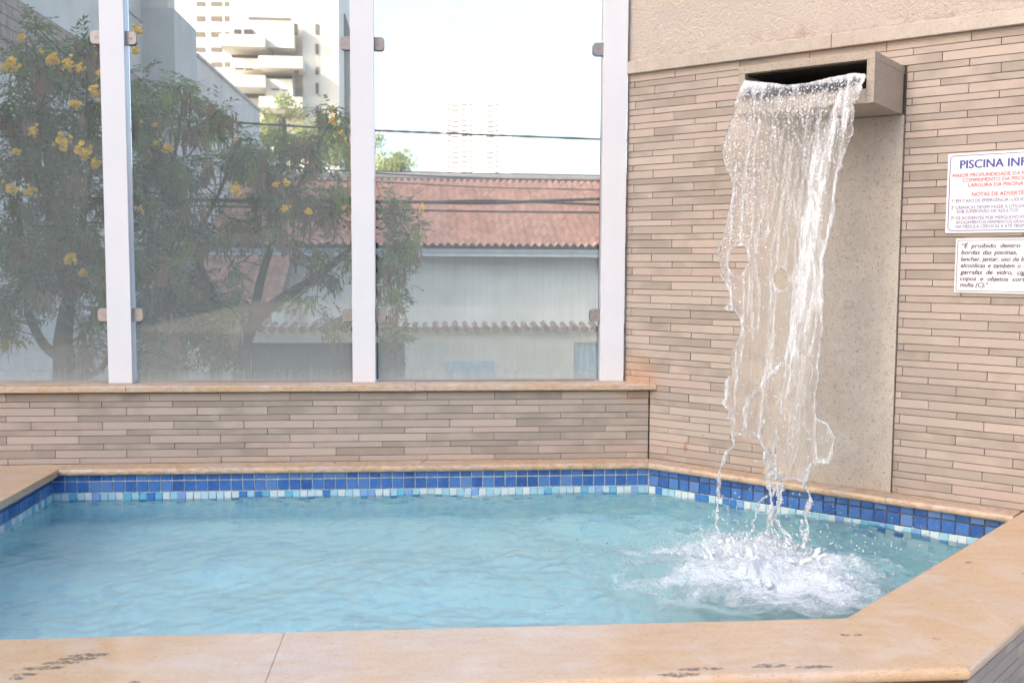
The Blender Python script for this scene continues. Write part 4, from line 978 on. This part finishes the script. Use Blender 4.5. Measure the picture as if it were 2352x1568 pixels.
block(apt, 'upper_bay', q5(690, 235, 1230, 560), YA-2., 2., MT['apt']); block(apt, 'roof_edge', q5(690, 205, 1195, 237), YA-2.05, 2., MT['apt_shade'])
block(apt, 'parapet', q5(495, 690, 830, 800), YA-2.2, 2., MT['apt']); block(apt, 'parapet', q5(900, 940, 1215, 1140), YA-2.2, 2., MT['apt'])
for (a, b, c, d) in ((522, 345, 615, 405), (635, 345, 745, 405), (960, 588, 985, 655), (535, 805, 630, 820), (655, 815, 740, 828), (965, 1050, 1060, 1062), (1090, 1058, 1165, 1066), (1240, 830, 1285, 1040), (1235, 280, 1277, 400)): win(apt, q5(a, b, c, d), YA-2.25, MT['apt_win'])
for (a, b, c, d) in ((1480, 280, 1520, 405), (1485, 520, 1520, 640), (1485, 790, 1522, 880), (1488, 985, 1522, 1105), (1488, 1250, 1522, 1350)): win(apt, q5(a, b, c, d), YA-1.05, MT['apt_shade'])
YB = 105.
flat = empty('gridded_apartment', tuple(BY(480, 400, YB)), 'flat white apartment block with rows of beige windows behind the balconies', 'building')
block(flat, 'wall', (400, -160, 660, 330), YB, 14., MT['apt'])
for r, (v0, v1) in enumerate(((-160, -105), (20, 75), (190, 255), (378, 440), (560, 615), (735, 792), (915, 970))):
    for (a, c) in ((80, 185), (250, 385), (410, 485), (525, 595), (625, 745), (845, 935)): win(flat, q5(a, v0, c, v1), YB, MT['apt_shade'])
YT = 215.
tow = empty('distant_tower', tuple(BY(1092, 520, YT)), 'distant pale apartment tower standing over the tile roof', 'building')
block(tow, 'wall', (1013, 228, 1174, 560), YT, 18., MT['tower_white']); block(tow, 'crown', (1035, 201, 1150, 229), YT+.5, 14., MT['tower_white'])
for k in range(16):
    v = 239 + k*11.9
    for (a, c) in ((1026, 1037), (1037.5, 1054), (1059, 1074), (1077, 1085), (1117, 1135), (1136, 1146)): win(tow, (a, v + (2.5 if a in (1037.5, 1117) else 0), c, v+3.6+(2.5 if a in (1037.5, 1117) else 0)), YT, MT['apt_shade'])

# ================================================================== trees
class Foliage:
    def __init__(s): s.V = []; s.F = []; s.T = []; s.n = 0
    def quad(s, a, b, c, d, t): s.V += [a, b, c, d]; s.F.append((s.n, s.n+1, s.n+2, s.n+3)); s.T += [t]*4; s.n += 4
    def mesh(s): return big_mesh(np.array(s.V), np.array(s.F), {'tint': s.T}, False)
def compound_leaf(fo, base, d, L_, tint, r, nl=4):
    """feathered leaf: pairs of leaflets and an end leaflet along a drooping rachis"""
    up = np.array([0, 0, 1.]); side = np.cross(d, up); side = side/(np.linalg.norm(side)+1e-9); p = np.array(base, float); v = np.array(d, float)
    for i in range(nl):
        p = p + v*L_/nl; v = v + np.array([0, 0, -.16]); v /= np.linalg.norm(v)
        for sg in ((-1, 1) if i < nl-1 else (0,)):
            dr = v*.65 + side*sg*.8 + up*r.normal()*.18 + (v*.35 if sg == 0 else 0); dr /= np.linalg.norm(dr)
            ll = L_*(.42 + .12*r.random()); w = np.cross(dr, up + side*r.normal()*.5); w = w/(np.linalg.norm(w)+1e-9)*ll*.17
            m = p + dr*ll*.45; fo.quad(tuple(p), tuple(m+w), tuple(p+dr*ll + np.array([0, 0, -.12*ll])), tuple(m-w), min(1, max(0, tint + r.normal()*.10)))
def tube_tree(name, parent, pts, rad, mat, n=7): return link(name, mesh(*tube_vf(smooth_path(pts, 14), list(np.interp(np.linspace(0, 1, 14), np.linspace(0, 1, len(rad)), rad)), n)), mat, parent, smooth=True)
trumpet_cache = []
def flower_meshes():
    for s in range(4):
        r = np.random.default_rng(500+s); parts = []
        for k in range(22):
            c = np.array([r.normal()*.027, r.normal()*.020, r.normal()*.019]); ax = np.array([c[0]*14, c[1]*14 - .4, c[2]*10 + .2]) + r.normal(size=3)*.3; ax /= np.linalg.norm(ax)
            a1 = np.cross(ax, [0, 0, 1.]); a1 /= np.linalg.norm(a1)+1e-9; a2 = np.cross(ax, a1); V = []; F = []; R1 = .020 + .006*r.random()
            for ring_, (h, rad) in enumerate(((0, .003), (.020, .008), (.032, R1))):
                for i in range(10):
                    a = i*math.pi/5; q = rad*(1 + (.25 if ring_ == 2 and i % 2 else 0)); V.append(tuple(c + ax*(h + (.004 if ring_ == 2 and i % 2 else 0)) + (a1*math.cos(a) + a2*math.sin(a))*q))
            for g in range(2):
                for i in range(10): F.append((g*10+i, g*10+(i+1) % 10, g*10+10+(i+1) % 10, g*10+10+i))
            parts.append((V, F))
        me = mesh(*join_vf(parts)); me.materials.append(MT['petal']); trumpet_cache.append(me)
flower_meshes()
def flowering_tree(label, yc, ell, limbs, flowers, seed, base_px):
    r = np.random.default_rng(seed); b = BY(*base_px, yc)
    root = empty('flowering_tree', (b[0], b[1], Z_STREET), label, 'tree', 'yellow flowering trees beyond the glass')
    nodes = []
    for (pix, rad) in limbs:
        P3 = [BY(u, v, yc+dy) if v < 5000 else None for u, v, dy in pix]
        nm = 'trunk' if rad[0] > .06 else 'limb'
        tube_tree(nm, root, P3, rad, MT['bark']); nodes += [q for q in smooth_path(P3, 14)]
    fo, pods, tw = Foliage(), Foliage(), []
    tufts = []
    for (cx, cy_, rx, ry, n) in ell:
        for _ in range(max(3, int(n*.68))):
            a = r.random()*2*math.pi; q = math.sqrt(r.random()); y = yc + r.normal()*.45
            tufts.append(BY(cx + rx*q*math.cos(a), cy_ + ry*q*math.sin(a), y))
    tufts.sort(key=lambda t: min(np.linalg.norm(t-n_) for n_ in nodes))
    for t in tufts:
        A = np.array(nodes); d = np.linalg.norm(A - t, axis=1) + .8*np.maximum(0, A[:, 2]-t[2]); j = int(np.argmin(d)); a = A[j]
        mid = (a+t)/2 + np.array([r.normal()*.06, r.normal()*.06, .05]); nodes += [mid, t]
        tw.append(tube_vf(smooth_path([a, mid, t], 5), [.010, .008, .006, .005, .003], 4, False))
        tone = np.clip(.36 + r.normal()*.22, 0, 1)
        for k in range(8 + int(r.random()*5)):
            az = r.random()*2*math.pi; el = r.normal()*.5 + .15; dd = np.array([math.cos(az)*math.cos(el), math.sin(az)*math.cos(el), math.sin(el)])
            compound_leaf(fo, t + r.normal(size=3)*.045, dd, .12 + .07*r.random(), tone, r)
        if r.random() < .48:
            brown = r.random() < .62; tt = (r.random()*.55 if brown else .66 + r.random()*.34); c = t + np.array([r.normal()*.05, -.06 + r.normal()*.05, -.03])
            for k in range(9 + int(r.random()*10)):
                s_ = c + r.normal(size=3)*np.array([.035, .035, .03]); l = .10 + .12*r.random(); dr = np.array([r.normal()*.16, r.normal()*.16, -1.]); e = s_ + dr*l; w = np.array([.0065, .003, 0])*(1.3 if brown else .85)
                m = (s_+e)/2 + r.normal(size=3)*.006; pods.quad(tuple(s_-w*.5), tuple(s_+w*.5), tuple(m+w), tuple(m-w), min(1, max(0, tt + r.normal()*.04))); pods.quad(tuple(m-w), tuple(m+w), tuple(e+w*.3), tuple(e-w*.3), min(1, max(0, tt + r.normal()*.04)))
    tag(link('crown', fo.mesh(), MT['leaf'], root), kind='stuff'); tag(link('seed_pods', pods.mesh(), MT['pod'], root), kind='stuff'); tag(link('twigs', mesh(*join_vf(tw)), MT['bark'], root), kind='stuff')
    for i, (u, v, s_) in enumerate(flowers):
        p = BY(u, v, yc-.75-.2*r.random()); link('flower_cluster', trumpet_cache[i % 4], None, root, Matrix.Translation(tuple(p)) @ Matrix.Rotation(r.random()*6, 4, 'Y') @ Matrix.Scale(s_*.76, 4))
    print(label[:20], 'leaf faces', len(fo.F))
YTREE = 5.0
flowering_tree('yellow flowering tree with dark upright trunk beside the blue gate', YTREE,
    [(78, 80, 16, 38, 6), (45, 130, 35, 25, 8), (150, 140, 50, 22, 10), (205, 105, 28, 35, 9), (120, 200, 120, 45, 34), (50, 270, 70, 55, 30), (180, 290, 80, 65, 38), (60, 400, 80, 75, 42), (190, 420, 80, 75, 42), (70, 540, 85, 75, 46), (190, 560, 80, 75, 44), (60, 680, 80, 65, 40), (180, 680, 80, 60, 34), (215, 780, 40, 45, 12), (20, 750, 40, 25, 10), (275, 300, 30, 80, 16), (280, 480, 30, 100, 24), (285, 680, 30, 110, 22), (230, 620, 30, 60, 12)],
    [(((150, 1250, 0), (150, 860, 0), (146, 780, 0), (165, 650, .1), (190, 500, .1)), (.13, .11, .09, .06, .03)), (((150, 830, 0), (100, 790, -.1), (60, 700, -.2), (50, 560, -.2), (40, 420, -.1)), (.05, .045, .035, .025, .015)), (((160, 690, .1), (120, 560, .2), (110, 400, .2), (100, 250, .1), (80, 110, 0)), (.05, .04, .03, .018, .008)), (((190, 500, .1), (210, 380, 0), (200, 250, 0), (205, 120, 0)), (.03, .02, .014, .007)), (((155, 870, 0), (230, 850, 0), (270, 760, .1)), (.04, .03, .02))],
    [(30, 150, 1.), (12, 158, .6), (125, 138, 1.05), (158, 150, .9), (182, 155, .6), (218, 207, .9), (175, 242, .85), (78, 303, .75), (142, 327, 1.15), (190, 345, 1.3), (222, 375, .9), (28, 432, .9), (70, 437, .8), (165, 593, 1.), (190, 625, .75), (38, 347, .6), (50, 88, .6), (95, 118, .4), (227, 170, .6)], 21, (150, 1000))
flowering_tree('yellow flowering tree with leaning forked trunk in front of the garage gate', YTREE+.6,
    [(420, 222, 36, 30, 14), (360, 290, 55, 55, 28), (470, 270, 50, 42, 24), (540, 345, 65, 45, 28), (350, 400, 60, 65, 32), (450, 420, 70, 60, 24), (590, 395, 55, 45, 20), (765, 265, 32, 28, 9), (700, 350, 75, 45, 26), (660, 440, 95, 55, 32), (765, 450, 45, 90, 26), (380, 520, 75, 65, 42), (510, 530, 75, 50, 24), (650, 550, 85, 65, 18), (765, 590, 40, 70, 14), (390, 640, 85, 65, 48), (510, 650, 50, 50, 9), (420, 750, 100, 65, 54), (520, 730, 60, 55, 18), (395, 830, 85, 32, 26), (510, 830, 45, 28, 9), (700, 690, 60, 30, 4), (770, 720, 35, 40, 6), (895, 480, 32, 35, 9), (935, 530, 32, 38, 10), (895, 600, 32, 65, 12), (900, 700, 30, 60, 13), (915, 780, 26, 28, 6), (885, 550, 22, 60, 8), (310, 210, 15, 60, 9)],
    [(((560, 1350, 0), (556, 900, 0), (560, 790, 0), (585, 740, 0), (640, 690, .1), (720, 640, .1), (800, 575, .2), (850, 500, .2)), (.12, .095, .085, .07, .055, .045, .03, .015)), (((580, 745, 0), (600, 640, .1), (640, 520, .2), (700, 400, .2), (760, 280, .1)), (.055, .045, .03, .018, .008)), (((560, 790, 0), (500, 700, 0), (440, 560, -.1), (400, 400, -.1), (420, 240, 0)), (.055, .045, .035, .022, .008)), (((500, 700, 0), (420, 720, -.1), (370, 640, -.1), (340, 480, 0)), (.04, .03, .02, .01)), (((440, 560, -.1), (500, 450, 0), (540, 350, .1)), (.03, .02, .008)), (((800, 575, .2), (880, 600, .2), (905, 700, .2)), (.025, .015, .006)), (((850, 500, .2), (910, 510, .2), (940, 540, .2)), (.012, .008, .004))],
    [(315, 70, .8), (312, 118, .7), (383, 340, .95), (360, 332, .6), (540, 437, .95), (660, 420, .6), (635, 425, .55), (762, 252, .6), (768, 276, .8), (785, 305, .5), (708, 484, .7), (655, 480, .6), (968, 477, .55), (322, 480, .5), (357, 287, .4), (325, 281, .35), (542, 320, .35), (790, 478, .35)], 22, (560, 1000))
def far_tree(px, y, rx, ry, label, seed, n=420, tone=.8, ls=.5):
    r = np.random.default_rng(seed); c = BY(px[0], px[1], y); root = empty('far_tree', (c[0], y, Z_STREET), label, 'tree', 'sunlit trees behind the houses'); fo = Foliage(); sc = (y-CAM_POS[1])/FPX
    tube_tree('trunk', root, [(c[0], y, Z_STREET), (c[0]+.2, y, c[2]-ry*sc*.3), (c[0], y, c[2]+ry*sc*.4)], [.3, .22, .06], MT['bark'])
    lobes = [(c + np.array([r.normal()*rx*sc*.48, r.normal()*rx*sc*.4, r.normal()*ry*sc*.42]), (.35+.25*r.random())) for _ in range(11)]
    for _ in range(n):
        lc, lr = lobes[int(r.random()*len(lobes))]; d = r.normal(size=3); d /= np.linalg.norm(d); p = lc + d*lr*np.array([rx, rx, ry])*sc*(.75+.3*r.random())
        tn = np.clip(tone + r.normal()*.15, 0, 1)
        for k in range(4):
            a = r.normal(size=3); a /= np.linalg.norm(a); b = np.cross(a, d); b = b/(np.linalg.norm(b)+1e-9); q = p + r.normal(size=3)*.12*ls; w = ls*(.22+.12*r.random())
            fo.quad(tuple(q), tuple(q+a*w*.5+b*w*.25), tuple(q+a*w), tuple(q+a*w*.5-b*w*.25), tn)
    tag(link('crown', fo.mesh(), MT['leaf'], root), kind='stuff')
far_tree((905, 392), 44., 44, 42, 'round sunlit tree rising behind the roof ridge', 61, 700, .95, .55)
far_tree((640, 300), 46., 50, 48, 'sunlit yellow green tree below the balconies beside the concrete wall', 62, 900, .95, .55)
far_tree((720, 325), 50., 60, 42, 'broad sunlit tree below the stair wing of the balcony apartment', 63, 1000, .85, .55)
far_tree((800, 345), 48., 50, 40, 'darker sunlit tree between the balcony apartment and the roof ridge', 64, 700, .6, .55)
print('objects', len(bpy.data.objects))
